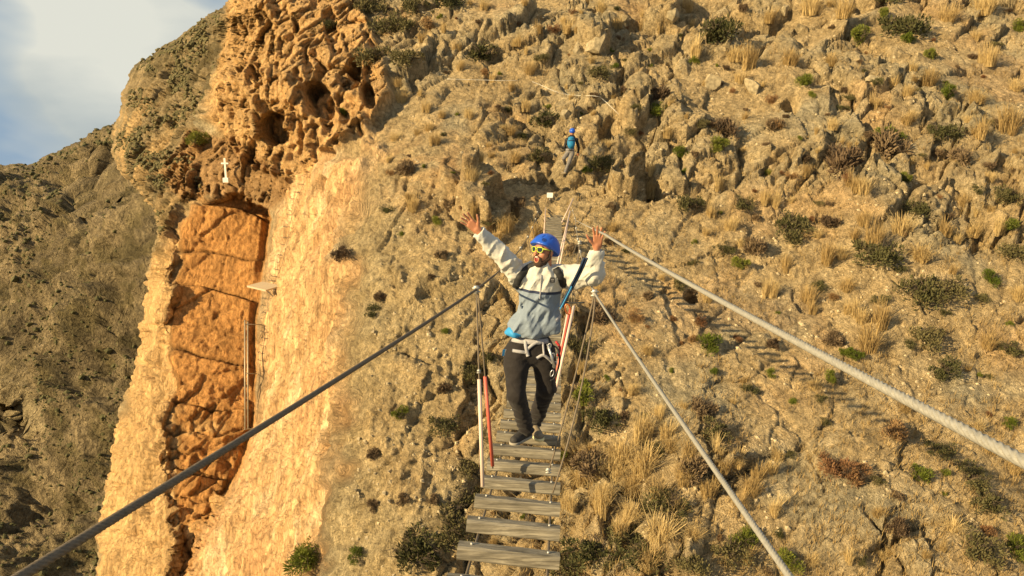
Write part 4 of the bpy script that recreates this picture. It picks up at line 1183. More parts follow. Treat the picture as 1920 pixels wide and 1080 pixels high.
# ---------------------------------------------------------------- people
class Vol:
    def __init__(s, lo, hi, h):
        s.lo = np.array(lo, np.float32); s.h = h
        s.n = np.ceil((np.array(hi) - s.lo) / h).astype(int) + 1
        s.d = np.full(s.n, 1.0, np.float32)
    def sl(s, lo, hi):
        a = np.clip(np.floor((np.array(lo) - s.lo) / s.h).astype(int), 0, s.n)
        b = np.clip(np.ceil((np.array(hi) - s.lo) / s.h).astype(int) + 1, 0, s.n)
        return tuple(slice(x, y) for x, y in zip(a, b))
    def pts(s, q):
        ax = [s.lo[i] + s.h * np.arange(q[i].start, q[i].stop, dtype=np.float32) for i in range(3)]
        return np.stack(np.meshgrid(*ax, indexing='ij'), -1)
    def put(s, q, v, k, sub=False):
        a = s.d[q]
        if sub:
            s.d[q] = np.maximum(a, -v)
            return
        h = np.clip(0.5 + 0.5 * (a - v) / k, 0, 1)
        s.d[q] = a * (1 - h) + v * h - k * h * (1 - h)
    def cone(s, a, b, ra, rb, k=0.03, flat=None, sub=False):
        """tapered capsule; flat=(axis vector, factor) squashes it along that axis"""
        a = np.array(a, np.float32); b = np.array(b, np.float32); m = max(ra, rb) + 3 * k + 0.01
        q = s.sl(np.minimum(a, b) - m, np.maximum(a, b) + m); p = s.pts(q)
        if p.size == 0: return
        if flat is not None:
            fx_ = np.array(flat[0], np.float32); fx_ = fx_ / np.linalg.norm(fx_); c = (a + b) / 2
            p = p + ((p - c) @ fx_)[..., None] * fx_ * (1 / flat[1] - 1)
        ab = b - a; t = np.clip(((p - a) @ ab) / (ab @ ab + 1e-9), 0, 1)
        v = np.linalg.norm(p - a - t[..., None] * ab, axis=-1) - (ra + (rb - ra) * t)
        if flat is not None: v = v * min(1.0, flat[1] * 1.3)
        s.put(q, v, k, sub)
    def ell(s, c, r, axes=None, k=0.03, sub=False):
        c = np.array(c, np.float32); r = np.array(r, np.float32); m = r.max() + 3 * k + 0.01
        q = s.sl(c - m, c + m); p = s.pts(q) - c
        if p.size == 0: return
        if axes is not None:
            A = np.array([list(x) for x in axes], np.float32); p = p @ A.T
        l0 = np.linalg.norm(p / r, axis=-1); l1 = np.linalg.norm(p / (r * r), axis=-1) + 1e-6
        s.put(q, l0 * (l0 - 1) / l1, k, sub)
    def cut(s, point, normal):
        """remove what lies on the side the normal points to"""
        q = tuple(slice(0, int(n)) for n in s.n); p = s.pts(q)
        n = np.array(normal, np.float32); n = n / np.linalg.norm(n)
        s.d = np.maximum(s.d, (p - np.array(point, np.float32)) @ n)
    def offset(s, fn):
        m = np.abs(s.d) < 0.06
        q = tuple(slice(0, int(n)) for n in s.n)
        p = s.pts(q)[m]
        s.d[m] += fn(p)
    def mesh(s, smooth=1):
        d = s.d; ins = d < 0
        nx, ny, nz = d.shape
        cnt = np.zeros((nx - 1, ny - 1, nz - 1), np.int8)
        for i in (0, 1):
            for j in (0, 1):
                for k in (0, 1): cnt += ins[i:nx - 1 + i, j:ny - 1 + j, k:nz - 1 + k]
        act = (cnt > 0) & (cnt < 8)
        idx = -np.ones(act.shape, np.int64); cells_ = np.argwhere(act); idx[act] = np.arange(len(cells_))
        acc = np.zeros((len(cells_), 3)); num = np.zeros(len(cells_))
        cor = [(i, j, k) for i in (0, 1) for j in (0, 1) for k in (0, 1)]
        val = {c: d[cells_[:, 0] + c[0], cells_[:, 1] + c[1], cells_[:, 2] + c[2]] for c in cor}
        for c in cor:
            for ax in range(3):
                if c[ax] == 0:
                    c2 = list(c); c2[ax] = 1; c2 = tuple(c2)
                    a, b = val[c], val[c2]; m = (a < 0) != (b < 0)
                    t = np.where(m, a / np.where(m, a - b, 1), 0)
                    pt = np.array(c, float)[None] + 0; pt = np.repeat(pt, len(cells_), 0); pt[:, ax] += t
                    acc += pt * m[:, None]; num += m
        V = cells_ + acc / np.maximum(num, 1)[:, None]
        V = V * s.h + s.lo
        F_ = []
        for ax in range(3):
            o = [a for a in range(3) if a != ax]
            s0 = [slice(1, -1)] * 3; s1 = [slice(1, -1)] * 3
            s0[ax] = slice(0, -1); s1[ax] = slice(1, None)
            a = ins[tuple(s0)]; b = ins[tuple(s1)]
            e = np.argwhere(a != b)
            if len(e) == 0: continue
            sgn_ = a[tuple(e.T)]
            e = e.copy(); e[:, o[0]] += 1; e[:, o[1]] += 1
            def g(d0, d1):
                q = e.copy(); q[:, o[0]] -= d0; q[:, o[1]] -= d1
                return idx[tuple(q.T)]
            qd = np.stack([g(1, 1), g(0, 1), g(0, 0), g(1, 0)], -1)
            if ax == 1: qd = qd[:, ::-1]
            qd = np.where(sgn_[:, None], qd, qd[:, ::-1])
            F_.append(qd)
        Fq_ = np.concatenate(F_)
        Fq_ = Fq_[(Fq_ >= 0).all(1)]
        for _ in range(smooth):
            A = np.zeros_like(V); n_ = np.zeros(len(V))
            for k in range(4):
                np.add.at(A, Fq_[:, k], V[Fq_[:, (k + 1) % 4]]); np.add.at(n_, Fq_[:, k], 1)
                np.add.at(A, Fq_[:, (k + 1) % 4], V[Fq_[:, k]]); np.add.at(n_, Fq_[:, (k + 1) % 4], 1)
            V = 0.5 * V + 0.5 * A / np.maximum(n_, 1)[:, None]
        return V, Fq_

def join(parts):
    V = []; Fc = []; n = 0
    for v, f in parts: V.append(v); Fc.append(f + n); n += len(v)
    return np.concatenate(V), np.concatenate(Fc)

def nz(v): return Vector(v).normalized()

def hand_vol(wr, dr, thumb, pn, size=1.0, elbow=None, h=0.0032, curl=0.12):
    """wr wrist, dr towards fingers, thumb = side of the thumb, pn = palm normal"""
    dr = nz(dr); thumb = Vector(thumb); thumb = (thumb - dr * thumb.dot(dr)).normalized(); pn = dr.cross(thumb) * (1 if dr.cross(thumb).dot(Vector(pn)) > 0 else -1)
    S = size; c = wr + dr * 0.06 * S
    vol = Vol(wr - Vector((.24,) * 3), wr + Vector((.24,) * 3), h)
    pc = wr + dr * 0.058 * S
    # palm: several capsules side by side, flattened
    for u, L in ((0.027, .088), (0.009, .092), (-0.010, .088), (-0.028, .078)):
        vol.cone(wr + thumb * u * 0.75 * S + dr * 0.005, wr + thumb * u * S + dr * L * S, 0.0155 * S, 0.0125 * S, 0.010)
    fl = [(0.030, .092, .072, 0.24, .0090), (0.010, .096, .080, 0.07, .0093), (-0.011, .092, .074, -0.09, .0088), (-0.030, .082, .058, -0.28, .0078)]
    for u, st, L, sp, r in fl:
        k0 = wr + thumb * u * S + dr * st * S
        d1 = nz(dr + thumb * sp + pn * curl * 0.4); d2 = nz(dr + thumb * sp * 1.1 + pn * curl * 1.6); d3 = nz(dr + thumb * sp * 1.1 + pn * curl * 3.0)
        k1 = k0 + d1 * L * .45 * S; k2 = k1 + d2 * L * .32 * S; k3 = k2 + d3 * L * .24 * S
        vol.cone(k0 - d1 * .012, k1, r * S * 1.05, r * S, 0.004); vol.cone(k1, k2, r * S, r * S * .92, 0.003); vol.cone(k2, k3, r * S * .92, r * S * .78, 0.003)
    t0 = wr + thumb * 0.020 * S + dr * 0.018 * S; t1 = t0 + nz(thumb * .8 + dr * .75 + pn * .3) * .048 * S
    t2 = t1 + nz(thumb * .75 + dr * .9 + pn * .1) * .034 * S; t3 = t2 + nz(thumb * .6 + dr * 1.0) * .026 * S
    vol.cone(t0, t1, .0155 * S, .0115 * S, 0.008); vol.cone(t1, t2, .0108 * S, .0098 * S, 0.003); vol.cone(t2, t3, .0098 * S, .008 * S, 0.003)
    if elbow is not None:
        e = wr + (Vector(elbow) - wr).normalized() * 0.15
        vol.cone(wr + dr * .012, e, .0235 * S, .035 * S, 0.012, None)
    return vol.mesh(1)

skin = None
def cloth(name, col, fold=0.0, rough=0.8):
    m, nt, b = new_mat(name)
    n = noise_node(nt, 160, 3, 0.6); n2 = noise_node(nt, 9, 4, 0.55, dist=1.0)
    r = ramp(nt, n.outputs['Fac'], [(0.3, 0.92), (0.7, 1.06)])
    r2 = ramp(nt, n2.outputs['Fac'], [(0.3, 0.9), (0.7, 1.08)])
    c = mulc(nt, col, r.outputs['Color']); c = mulc(nt, c.outputs[2], r2.outputs['Color'])
    nt.links.new(c.outputs[2], b.inputs['Base Color'])
    b.inputs['Roughness'].default_value = rough; b.inputs['Specular IOR Level'].default_value = 0.25
    b.inputs['Sheen Weight'].default_value = 0.1
    bp = nt.nodes.new('ShaderNodeBump'); bp.inputs['Strength'].default_value = 0.5; bp.inputs['Distance'].default_value = 0.02
    nt.links.new(n2.outputs['Fac'], bp.inputs['Height']); nt.links.new(bp.outputs[0], b.inputs['Normal'])
    return m, nt, b, c
M['skin'] = plain('skin', (0.40, 0.175, 0.10), 0.5, var=0.1, scale=30, spec=0.35)
M['trousers'] = cloth('dark_trouser_cloth', (0.017, 0.0135, 0.0135))[0]
M['beard'] = plain('dark_beard', (0.055, 0.032, 0.022), 0.9, var=0.3, scale=200, bump=1.0)
M['helmet_blue'] = plain('helmet_blue', (0.012, 0.085, 0.52), 0.32, var=0.04, spec=0.5)
M['black'] = plain('black_webbing', (0.016, 0.016, 0.018), 0.7, var=0.2)
M['navy'] = plain('navy_webbing', (0.012, 0.03, 0.075), 0.65, var=0.3, scale=90)
M['bright_blue'] = plain('bright_blue_webbing', (0.03, 0.25, 0.55), 0.6)
M['grey_web'] = plain('grey_webbing', (0.36, 0.35, 0.37), 0.7, var=0.12)
M['neon'] = plain('yellow_frame', (0.50, 0.62, 0.06), 0.35, var=0.03)
M['lens'] = plain('dark_lens', (0.012, 0.02, 0.016), 0.08, var=0.0, spec=0.8)
M['mouth'] = plain('mouth_inside', (0.20, 0.022, 0.02), 0.5)
M['teeth'] = plain('teeth', (0.75, 0.70, 0.6), 0.35, var=0.02)
M['shoe'] = plain('shoe_fabric', (0.03, 0.027, 0.026), 0.75, var=0.3, scale=60)
M['shoe_tan'] = plain('shoe_tan_panels', (0.20, 0.16, 0.11), 0.75, var=0.2, scale=40)
M['sole'] = plain('shoe_sole', (0.30, 0.27, 0.22), 0.7, var=0.15)
M['sole_pale'] = plain('pale_sole', (0.62, 0.56, 0.33), 0.7, var=0.1)
M['sock'] = plain('white_sock', (0.6, 0.57, 0.52), 0.9)
M['orange_metal'] = plain('orange_alloy', (0.55, 0.16, 0.05), 0.35, 0.6)
M['alloy'] = plain('alloy', (0.5, 0.5, 0.52), 0.35, 0.8)
M['red_gear'] = plain('red_gear', (0.4, 0.03, 0.03), 0.5)

def wnoise(p, sc, seed, oct=3): return fbm((p * np.array(sc, np.float32)).astype(np.float32), oct, seed)

def build_man():
    foot = deck(6.45, 0.03)
    root = empty('person', tuple(foot), 'laughing bearded man in blue helmet and yellow sunglasses, arms raised, walking the plank bridge', 'person')
    og = np.array(foot)
    # ---- joints (photo pixels and depth)
    neck = P(1022, 512, 6.52); head = P(1020, 474, 6.47)
    shR, elR, wrR = P(978, 520, 6.56), P(937, 475, 6.42), P(896, 432, 6.32)
    shL, elL, wrL = P(1067, 522, 6.56), P(1111, 514, 6.33), P(1119, 463, 6.22)
    hipR, knR, anR = P(969, 662, 6.66), P(968, 738, 6.62), P(988, 808, 6.86)
    hipL, knL, anL = P(1019, 662, 6.68), P(1025, 728, 6.80), P(1004, 790, 7.14)
    # ---- body (one skin surface): trunk and legs under the clothes, head, hands
    parts = []
    vb = Vol(og + np.array([-.8, -.6, -.1]), og + np.array([.8, .7, 2.0]), 0.014)
    vb.cone(P(1013, 545, 6.57), P(1003, 605, 6.64), .12, .09, .04); vb.cone(shR, shL, .055, .055, .04)
    vb.cone(hipR + Vector((0, 0, .06)), hipL + Vector((0, 0, .06)), .065, .065, .04); vb.cone(hipR, knR, .07, .05, .03); vb.cone(knR, anR, .052, .036, .02)
    vb.cone(hipL, knL, .07, .05, .03); vb.cone(knL, anL, .052, .036, .02); vb.cone(neck + Vector((0, .02, -.03)), P(1013, 545, 6.57), .06, .1, .04)
    vb.cone(shR, elR, .05, .038, .03); vb.cone(elR, wrR, .036, .026, .02); vb.cone(shL, elL, .05, .038, .03); vb.cone(elL, wrL, .036, .026, .02)
    parts.append(vb.mesh(1))
    f = nz((-.66, -.72, .16)); u = nz(Vector((0.04, 0.06, 1)) - f * Vector((0.04, 0.06, 1)).dot(f)); r = f.cross(u)
    A = (r, f, u)
    vh = Vol(head - Vector((.2, .2, .24)), head + Vector((.2, .2, .2)), 0.0042)
    hc = head + u * 0.012
    vh.ell(hc + u * .035 - f * .012, (.076, .096, .092), A, .02)
    vh.ell(hc + f * .030 - u * .048, (.058, .062, .062), A, .03)
    vh.ell(hc + f * .055 - u * .106, (.032, .030, .026), A, .028)          # chin, dropped
    vh.cone(hc + f * .055 - u * .098 + r * .0, hc - f * .01 - u * .055 + r * .055, .02, .02, .02); vh.cone(hc + f * .055 - u * .098, hc - f * .01 - u * .055 - r * .055, .02, .02, .02)
    for s in (1, -1):
        vh.ell(hc + f * .058 - u * .028 + r * .038 * s, (.024, .022, .022), A, .02)      # cheeks
        vh.ell(hc - f * .008 - u * .008 + r * .077 * s, (.009, .018, .030), A, .006)     # ears
        vh.ell(hc + f * .088 + u * .013 + r * .031 * s, (.017, .012, .011), A, .004, sub=True)
        vh.ell(hc + f * .076 + u * .012 + r * .031 * s, (.0135, .0135, .0135), A, .003)
    vh.cone(hc + f * .082 + u * .034 - r * .035, hc + f * .082 + u * .034 + r * .035, .010, .010, .012)   # brow
    vh.cone(hc + f * .088 + u * .016, hc + f * .110 - u * .016, .008, .0125, .008)     # nose
    vh.cone(hc + f * .100 - u * .022 - r * .011, hc + f * .100 - u * .022 + r * .011, .008, .008, .006)
    vh.ell(hc + f * .094 - u * .070, (.025, .028, .031), A, .003, sub=True)              # open mouth
    lip = [hc + f * .090 - u * .068 + r * .025 * math.cos(t) + u * .031 * math.sin(t) for t in np.linspace(0, 2 * math.pi, 11)]
    for a_, b_ in zip(lip[:-1], lip[1:]): vh.cone(a_, b_, .0055, .0055, .004)
    vh.cone(hc - f * .022 - u * .05, neck + Vector((0, .02, -.04)), .056, .062, .025)
    parts.append(vh.mesh(1))
    parts.append(hand_vol(wrR, P(866, 403, 6.26) - wrR, Vector((.5, -.2, .9)), (0, -1, 0.1), 1.08, elR))
    parts.append(hand_vol(wrL, P(1125, 418, 6.12) - wrL, Vector((-1, 0, .2)), (0, -1, 0.1), 1.08, elL))
    v, q = join(parts)
    obj('body', v, q, M['skin'], root, og)
    # mouth, teeth, beard
    vm = Vol(head - Vector((.2,) * 3), head + Vector((.2,) * 3), 0.005); vm.ell(hc + f * .074 - u * .070, (.028, .018, .033), A, .002)
    v, q = vm.mesh(1); obj('mouth', v, q, M['mouth'], root, og)
    mb = MB()
    for k in range(-3, 4): mb.box(hc + f * (.0985 - .0012 * k * k) - u * .052 + r * .0052 * k, r * .0024, f * .002, u * .0052)
    mb.build('teeth', M['teeth'], root, og)
    vbd = Vol(head - Vector((.2, .2, .25)), head + Vector((.2, .2, .2)), 0.0045)
    vbd.ell(hc + f * .055 - u * .109, (.041, .040, .034), A, .02)
    for s in (1, -1):
        vbd.cone(hc + f * .050 - u * .098 + r * .024 * s, hc + f * .006 - u * .058 + r * .060 * s, .026, .018, .02)
        vbd.cone(hc + f * .006 - u * .058 + r * .063 * s, hc - f * .004 - u * .002 + r * .072 * s, .014, .008, .01)
        vbd.cone(hc + f * .098 - u * .040 + r * .004 * s, hc + f * .082 - u * .062 + r * .034 * s, .009, .009, .008)
        vbd.cone(hc + f * .082 - u * .062 + r * .034 * s, hc + f * .070 - u * .098 + r * .026 * s, .010, .014, .008)
    vbd.ell(hc + f * .104 - u * .070, (.024, .055, .031), A, .002, sub=True)
    vbd.offset(lambda p: 0.003 * wnoise(p, (90, 90, 60), 5, 2))
    v, q = vbd.mesh(0); obj('beard', v, q, M['beard'], root, og)
    # ---- helmet
    ve = Vol(head - Vector((.24, .24, .1)), head + Vector((.24, .24, .3)), 0.0045)
    ec = hc + u * .045 - f * .012
    ve.ell(ec, (.112, .138, .112), A, .01)
    ve.cone(ec - u * .002 + f * .085 - r * .06, ec - u * .002 + f * .085 + r * .06, .036, .036, .03)
    ve.ell(ec - u * .04 - f * .05, (.102, .092, .095), A, .03)
    ve.cut(ec - u * .012 + f * .05, -u + f * .42)
    for s in (1, -1):                                             # vents
        for a_, w_ in ((.02, .30), (-.05, .30)):
            vc = ec + r * .085 * s + f * a_ + u * .070
            ve.cone(vc + f * .020, vc - f * .018 + u * .012, .008, .006, .002, sub=True)
        vc = ec + r * .035 * s + f * .075 + u * .088
        ve.cone(vc + f * .018 - u * .01, vc - f * .022 + u * .01, .008, .006, .002, sub=True)
    ridge = [ec + r * .045 * s for s in (1, -1)]
    ve2 = ve
    v, q = ve.mesh(1); hel = obj('helmet', v, q, M['helmet_blue'], root, og)
    hb = bvh_of_pts(v, q)
    # emblem: small dark disc with a pale ring on the brow of the helmet
    def on(bvh, px, py, off=0.003):
        d = P(px, py, 1).normalized(); hit = bvh.ray_cast(Vector((0, 0, 0)), d)
        return (hit[0] - d * off, hit[1]) if hit[0] is not None else None
    h = on(hb, 1020, 450)
    if h:
        c, n = h; t = nz(n.cross(Vector((0, 0, 1)))); w_ = t.cross(n)
        mb = MB(); ring = [c + t * .016 * math.cos(a_) + w_ * .019 * math.sin(a_) for a_ in np.linspace(0, 2 * math.pi, 13)]
        mb.tube(ring, .0016, 5, False); mb.tube([c - t * .006 + w_ * .008, c + t * .001 - w_ * .010], .0022, 5); mb.tube([c + t * .006 + w_ * .008, c + t * .001 - w_ * .010], .0022, 5)
        mb.build('helmet_emblem', M['black'], hel, og)
    mb = MB()
    for s in (1, -1):
        mb.tube(catmull([ec + r * .088 * s + f * .035 - u * .02, hc + r * .074 * s + f * .012 - u * .05, hc + r * .045 * s + f * .025 - u * .115, hc + f * .035 - u * .128], 4), .0045, 6)
    mb.build('chin_strap', M['black'], hel, og)
    # ---- sunglasses
    sg = MB(); ln = []
    gc = hc + f * .106 + u * .012
    for s in (1, -1):
        c = gc + r * .034 * s - f * .006
        rr_ = nz(r - f * .28 * s); loop = []
        for a_ in np.linspace(0, 2 * math.pi, 25):
            ca, sa = math.cos(a_), math.sin(a_); e = 0.6
            x_ = abs(ca) ** e * (1 if ca > 0 else -1) * .0275; y_ = abs(sa) ** e * (1 if sa > 0 else -1) * .0215
            if y_ < 0: x_ *= .86
            loop.append(c + rr_ * x_ * 1.0 + u * y_)
        sg.tube(loop, .0034, 6, False); ln.append((c, loop))
        sg.tube([c + rr_ * .029 * s + u * .012, hc + r * .082 * s + f * .05 + u * .018, hc + r * .084 * s - f * .01 + u * .012], [.0048, .004, .0035], 6)
    sg.tube([gc - r * .008 + u * .010, gc + f * .003 + u * .012, gc + r * .008 + u * .010], .0042, 6)
    sgo = sg.build('sunglasses', M['neon'], root, og)
    for c, loop in ln:
        vv = [c + f * .003] + loop[:-1]; n_ = len(loop) - 1
        obj('lens', vv, [[0, 1 + k, 1 + (k + 1) % n_] for k in range(n_)], M['lens'], sgo, og)
    # ---- jacket
    vj = Vol(og + np.array([-.95, -.75, .75]), og + np.array([.95, .6, 2.15]), 0.0085)
    vj.ell(P(1015, 545, 6.56), (.170, .125, .20), None, .04)
    vj.ell(P(1010, 580, 6.58), (.160, .122, .17), None, .04)
    vj.ell(P(1000, 612, 6.60), (.170, .125, .13), None, .04)
    vj.ell(P(1026, 608, 6.60), (.11, .13, .11), None, .04)
    vj.ell(P(975, 612, 6.6), (.105, .12, .09), None, .04)
    vj.cone(shR, shL, .080, .080, .05); vj.cone(P(1000, 510, 6.56), P(1040, 512, 6.56), .075, .075, .05)
    vj.cone(shR, elR, .078, .060, .03); vj.cone(elR, P(901, 437, 6.325), .060, .042, .03)
    vj.cone(shL, elL, .078, .068, .03); vj.cone(elL, P(1118, 474, 6.235), .068, .048, .03); vj.ell(elL + Vector((.012, 0, 0)), (.062, .06, .06), None, .03)
    vj.cone(neck + Vector((0, 0.02, -.035)), neck + Vector((-.012, .0, .022)), .078, .068, .02)
    vj.cone(neck + Vector((-.012, -.008, .0)), neck + Vector((-.02, -.01, .09)), .052, .060, .004, sub=True)
    ca = P(1000, 556, 6.5)
    def folds(p):
        z = p[:, 2]
        lowz = np.clip((ca.z - z) / .25, 0, 1)                     # skirt drapes in long vertical folds
        arm = np.clip((z - (neck.z - .05)) / .1, 0, 1)
        v = p[:, 0] * 17 + (z - ca.z) * 6 + 1.6 * wnoise(p, (4, 4, 3), 71, 2)
        d = lowz * (0.034 * np.abs(np.sin(v * .62)) - .012) * (0.6 + 0.8 * np.abs(wnoise(p, (3, 3, 2), 72, 2)))
        k = fbm((p * np.array((6, 6, 6), np.float32)).astype(np.float32), 3, 73, ridged=True)
        k2 = fbm((np.stack([p[:, 0] * 9 - p[:, 2] * 6, p[:, 1] * 5, p[:, 2] * 3 + p[:, 0] * 3], -1)).astype(np.float32), 3, 74, ridged=True)
        return d - 0.018 * np.maximum(k, -.2) * (1 - .4 * lowz) - 0.034 * np.maximum(k2, -.15) * (1 - .2 * lowz)
    vj.offset(folds)
    vj.cut(wrR + (elR - wrR).normalized() * .012, wrR - elR); vj.cut(wrL + (elL - wrL).normalized() * .045, wrL - elL) if False else None
    hem = P(1000, 636, 6.5)
    vj.cut(hem, Vector((-.10, -.25, -1)))
    # sleeve ends
    for w_, e_ in ((wrR, elR), (wrL, elL)):
        d = (w_ - e_).normalized(); c = w_ - d * (.03 if w_ is wrR else .05)
        vj.cone(c + d * .075, c + d * .25, .075, .09, .001, sub=True)
    v, q = vj.mesh(1)
    m, nt, b, c = cloth('jacket_cloth', (0.50, 0.49, 0.46))
    tc = nt.nodes.new('ShaderNodeTexCoord'); dt = nt.nodes.new('ShaderNodeVectorMath'); dt.operation = 'DOT_PRODUCT'
    pl_n = nz(Vector((.10, 0, 1))); dt.inputs[1].default_value = pl_n
    nt.links.new(tc.outputs['Object'], dt.inputs[0])
    lim = pl_n.dot(P(1008, 550, 6.42) - Vector(og))
    sb = nt.nodes.new('ShaderNodeMath'); sb.operation = 'SUBTRACT'; nt.links.new(dt.outputs['Value'], sb.inputs[0]); sb.inputs[1].default_value = lim - .5
    rp = ramp(nt, sb.outputs[0], [(0.0, (0.19, 0.235, 0.30)), (0.489, (0.025, 0.035, 0.075)), (0.513, (0.52, 0.51, 0.475))])
    rp.color_ramp.interpolation = 'CONSTANT'
    c2 = mulc(nt, rp.outputs['Color'], (1, 1, 1))
    for l in list(nt.links):
        if l.to_node == c.inputs[6].node and False: pass
    # swap the flat colour for the two-tone pattern
    first = [n for n in nt.nodes if n.type == 'MIX' and not n.inputs[6].is_linked and n != c2][0]
    nt.links.new(c2.outputs[2], first.inputs[6])
    jk = obj('jacket', v, q, m, root, og)
    jb = bvh_of_pts(v, q)
    def ribbon(bvh, pix, width, mat, name, parent, off=.004, n=6, thick=.003, og_=og):
        pts = []
        pp = catmull([Vector((x, y, 0)) for x, y in pix], n)
        for t in pp:
            h = on(bvh, t.x, t.y, off)
            if h: pts.append(h)
        if len(pts) < 2: return None
        L, Rr = [], []
        vv = []; ff = []
        for i, (p_, n_) in enumerate(pts):
            t_ = (pts[min(i + 1, len(pts) - 1)][0] - pts[max(i - 1, 0)][0]).normalized()
            nn = n_ if n_.dot(p_) < 0 else -n_
            nn = (nn * .3 - p_.normalized() * .7).normalized()
            s_ = t_.cross(nn).normalized() * width * .5
            k0 = nn * thick
            vv += [p_ - s_ - k0, p_ + s_ - k0, p_ + s_ + k0, p_ - s_ + k0]
        for i in range(len(pts) - 1):
            for k in range(4): ff.append([i * 4 + k, i * 4 + (k + 1) % 4, i * 4 + 4 + (k + 1) % 4, i * 4 + 4 + k])
        ff += [[0, 1, 2, 3], [len(vv) - 4 + k for k in (3, 2, 1, 0)]]
        return obj(name, vv, ff, mat, parent, og_)
    ribbon(jb, [(1015, 515), (1014, 530), (1013, 548), (1012, 560)], .007, M['grey_web'], 'zip', jk, .006, 5, .002)
    h = on(jb, 1036, 525, .016)
    if h:
        c_, n_ = h; t = Vector((1, 0, 0)); w_ = Vector((.02, .1, 1)).normalized()
        mb = MB(); mb.box(c_, t * .020, w_ * .022, Vector((0, -.0025, 0))); lg = mb.build('logo_patch', M['black'], jk, og, False)
        mb = MB(); cc = c_ + Vector((0, -.0045, 0))
        for dx in (-.008, 0, .008): mb.box(cc + t * dx + w_ * .005, t * .0016, w_ * .005, Vector((0, -.001, 0)))
        mb.box(cc - w_ * .008, t * .009, w_ * .0013, Vector((0, -.001, 0))); mb.build('logo_mark', M['grey_web'], lg, og, False)
    h = on(jb, 979, 576, .010)
    if h:
        c_ = h[0]; mb = MB(); mb.box(c_, Vector((.007, 0, .001)), Vector((0, 0, .012)), Vector((0, -.002, 0))); mb.build('hem_mark', M['navy'], jk, og, False)
    # ---- trousers
    vt = Vol(og + np.array([-.5, -.5, -.05]), og + np.array([.5, .8, 1.15]), 0.008)
    vt.ell(P(994, 645, 6.67), (.190, .125, .12), None, .04); vt.ell(P(994, 666, 6.68), (.12, .115, .09), None, .05)
    vt.cone(P(972, 660, 6.66), P(968, 690, 6.64), .112, .102, .04); vt.cone(hipR, knR, .108, .082, .035); vt.cone(knR, anR + Vector((0, 0, .0)), .080, .062, .03)
    vt.cone(hipL, knL, .108, .084, .035); vt.cone(knL, anL + Vector((0, 0, .0)), .080, .066, .03)
    def tf(p):
        k = fbm((p * np.array((7, 7, 11), np.float32)).astype(np.float32), 3, 83, ridged=True)
        low = np.clip((og[2] + .42 - p[:, 2]) / .3, 0, 1)
        rings = np.sin(p[:, 2] * 110 + 3 * wnoise(p, (8, 8, 5), 84, 2)) * .0055 * low
        return -0.010 * k + rings
    vt.offset(tf)
    vt.cut(P(994, 626, 6.6), (0, -.1, 1))
    for a_, k_ in ((anR, knR), (anL, knL)):
        d = (a_ - k_).normalized(); vt.cone(a_ + d * .09, a_ + d * .20, .095, .10, .002, sub=True)
    v, q = vt.mesh(1); tr = obj('trousers', v, q, M['trousers'], root, og)
    tb = bvh_of_pts(v, q)
    h = on(tb, 946, 661, .002)
    if h:
        c_ = h[0]; mb = MB(); mb.box(c_, Vector((.020, .01, 0)), Vector((.004, 0, .03)), Vector((0, -.003, 0))); pk_ = mb.build('pocket_flap', M['bright_blue'], tr, og, False)
        mb = MB(); mb.box(c_ + Vector((.014, -.004, .003)), Vector((.011, .004, 0)), Vector((.004, 0, .027)), Vector((0, -.003, 0))); mb.build('pocket_lining', M['grey_web'], pk_, og, False)
    # blue shirt showing below the jacket hem
    vs_ = Vol(og + np.array([-.4, -.4, .8]), og + np.array([.3, .4, 1.2]), 0.008)
    vs_.ell(P(968, 622, 6.60), (.105, .11, .055), None, .02); vs_.offset(lambda p: .008 * np.sin(p[:, 0] * 60 + p[:, 2] * 30)); vs_.cut(P(968, 632, 6.55), (.1, 0, -1))
    v, q = vs_.mesh(1); obj('shirt', v, q, M['bright_blue'], root, og)
    # ---- shoes
    def shoe(heel, toe, an, up, mats, zs):
        d = (toe - heel); d.z = 0; d.normalize(); sd = d.cross(Vector((0, 0, 1)))
        h0 = Vector((heel.x, heel.y, zs)); L = .27
        vv = Vol(h0 - Vector((.35, .35, .1)), h0 + Vector((.35, .35, .3)), .0055)
        vv.cone(h0 + d * .02 + Vector((0, 0, .045)), h0 + d * (L - .055) + sd * .004 + Vector((0, 0, .040)), .040, .042, .01)
        vv.cone(h0 + d * .03 + Vector((0, 0, .065)), h0 + d * .09 + Vector((0, 0, .085)), .038, .034, .03)
        vv.cone(h0 + d * .09 + Vector((0, 0, .082)), h0 + d * .17 + Vector((0, 0, .052)), .034, .034, .03)
        vv.cone(h0 + d * .045 + Vector((0, 0, .10)), h0 + d * .04 + Vector((0, 0, .2)), .028, .03, .002, sub=True)
        vv.cut(h0 + Vector((0, 0, .022)), (0, 0, -1))
        s_ = obj('shoe', *vv.mesh(1), mats[0], root, og)
        v2 = Vol(h0 - Vector((.35, .35, .05)), h0 + Vector((.35, .35, .1)), .0055)
        v2.cone(h0 + d * .018 + Vector((0, 0, .018)), h0 + d * (L - .05) + sd * .004 + Vector((0, 0, .018)), .045, .047, .01)
        v2.cut(h0 + Vector((0, 0, .030)), (0, 0, 1)); v2.cut(h0, (0, 0, -1))
        obj('sole', *v2.mesh(1), mats[1], s_, og)
        mb = MB()
        for k in range(5):
            t = .095 + k * .02; z = .112 - .011 * k
            mb.tube([h0 + d * t - sd * .022 + Vector((0, 0, z - .006)), h0 + d * (t + .004) + Vector((0, 0, z + .004)), h0 + d * t + sd * .022 + Vector((0, 0, z - .006))], .0032, 5)
        mb.build('laces', mats[2], s_, og)
        mb = MB(); mb.tube([h0 + d * .045 + Vector((0, 0, .07)), Vector(an) + Vector((0, 0, .02))], [.036, .042], 10); mb.build('sock', M['sock'], s_, og)
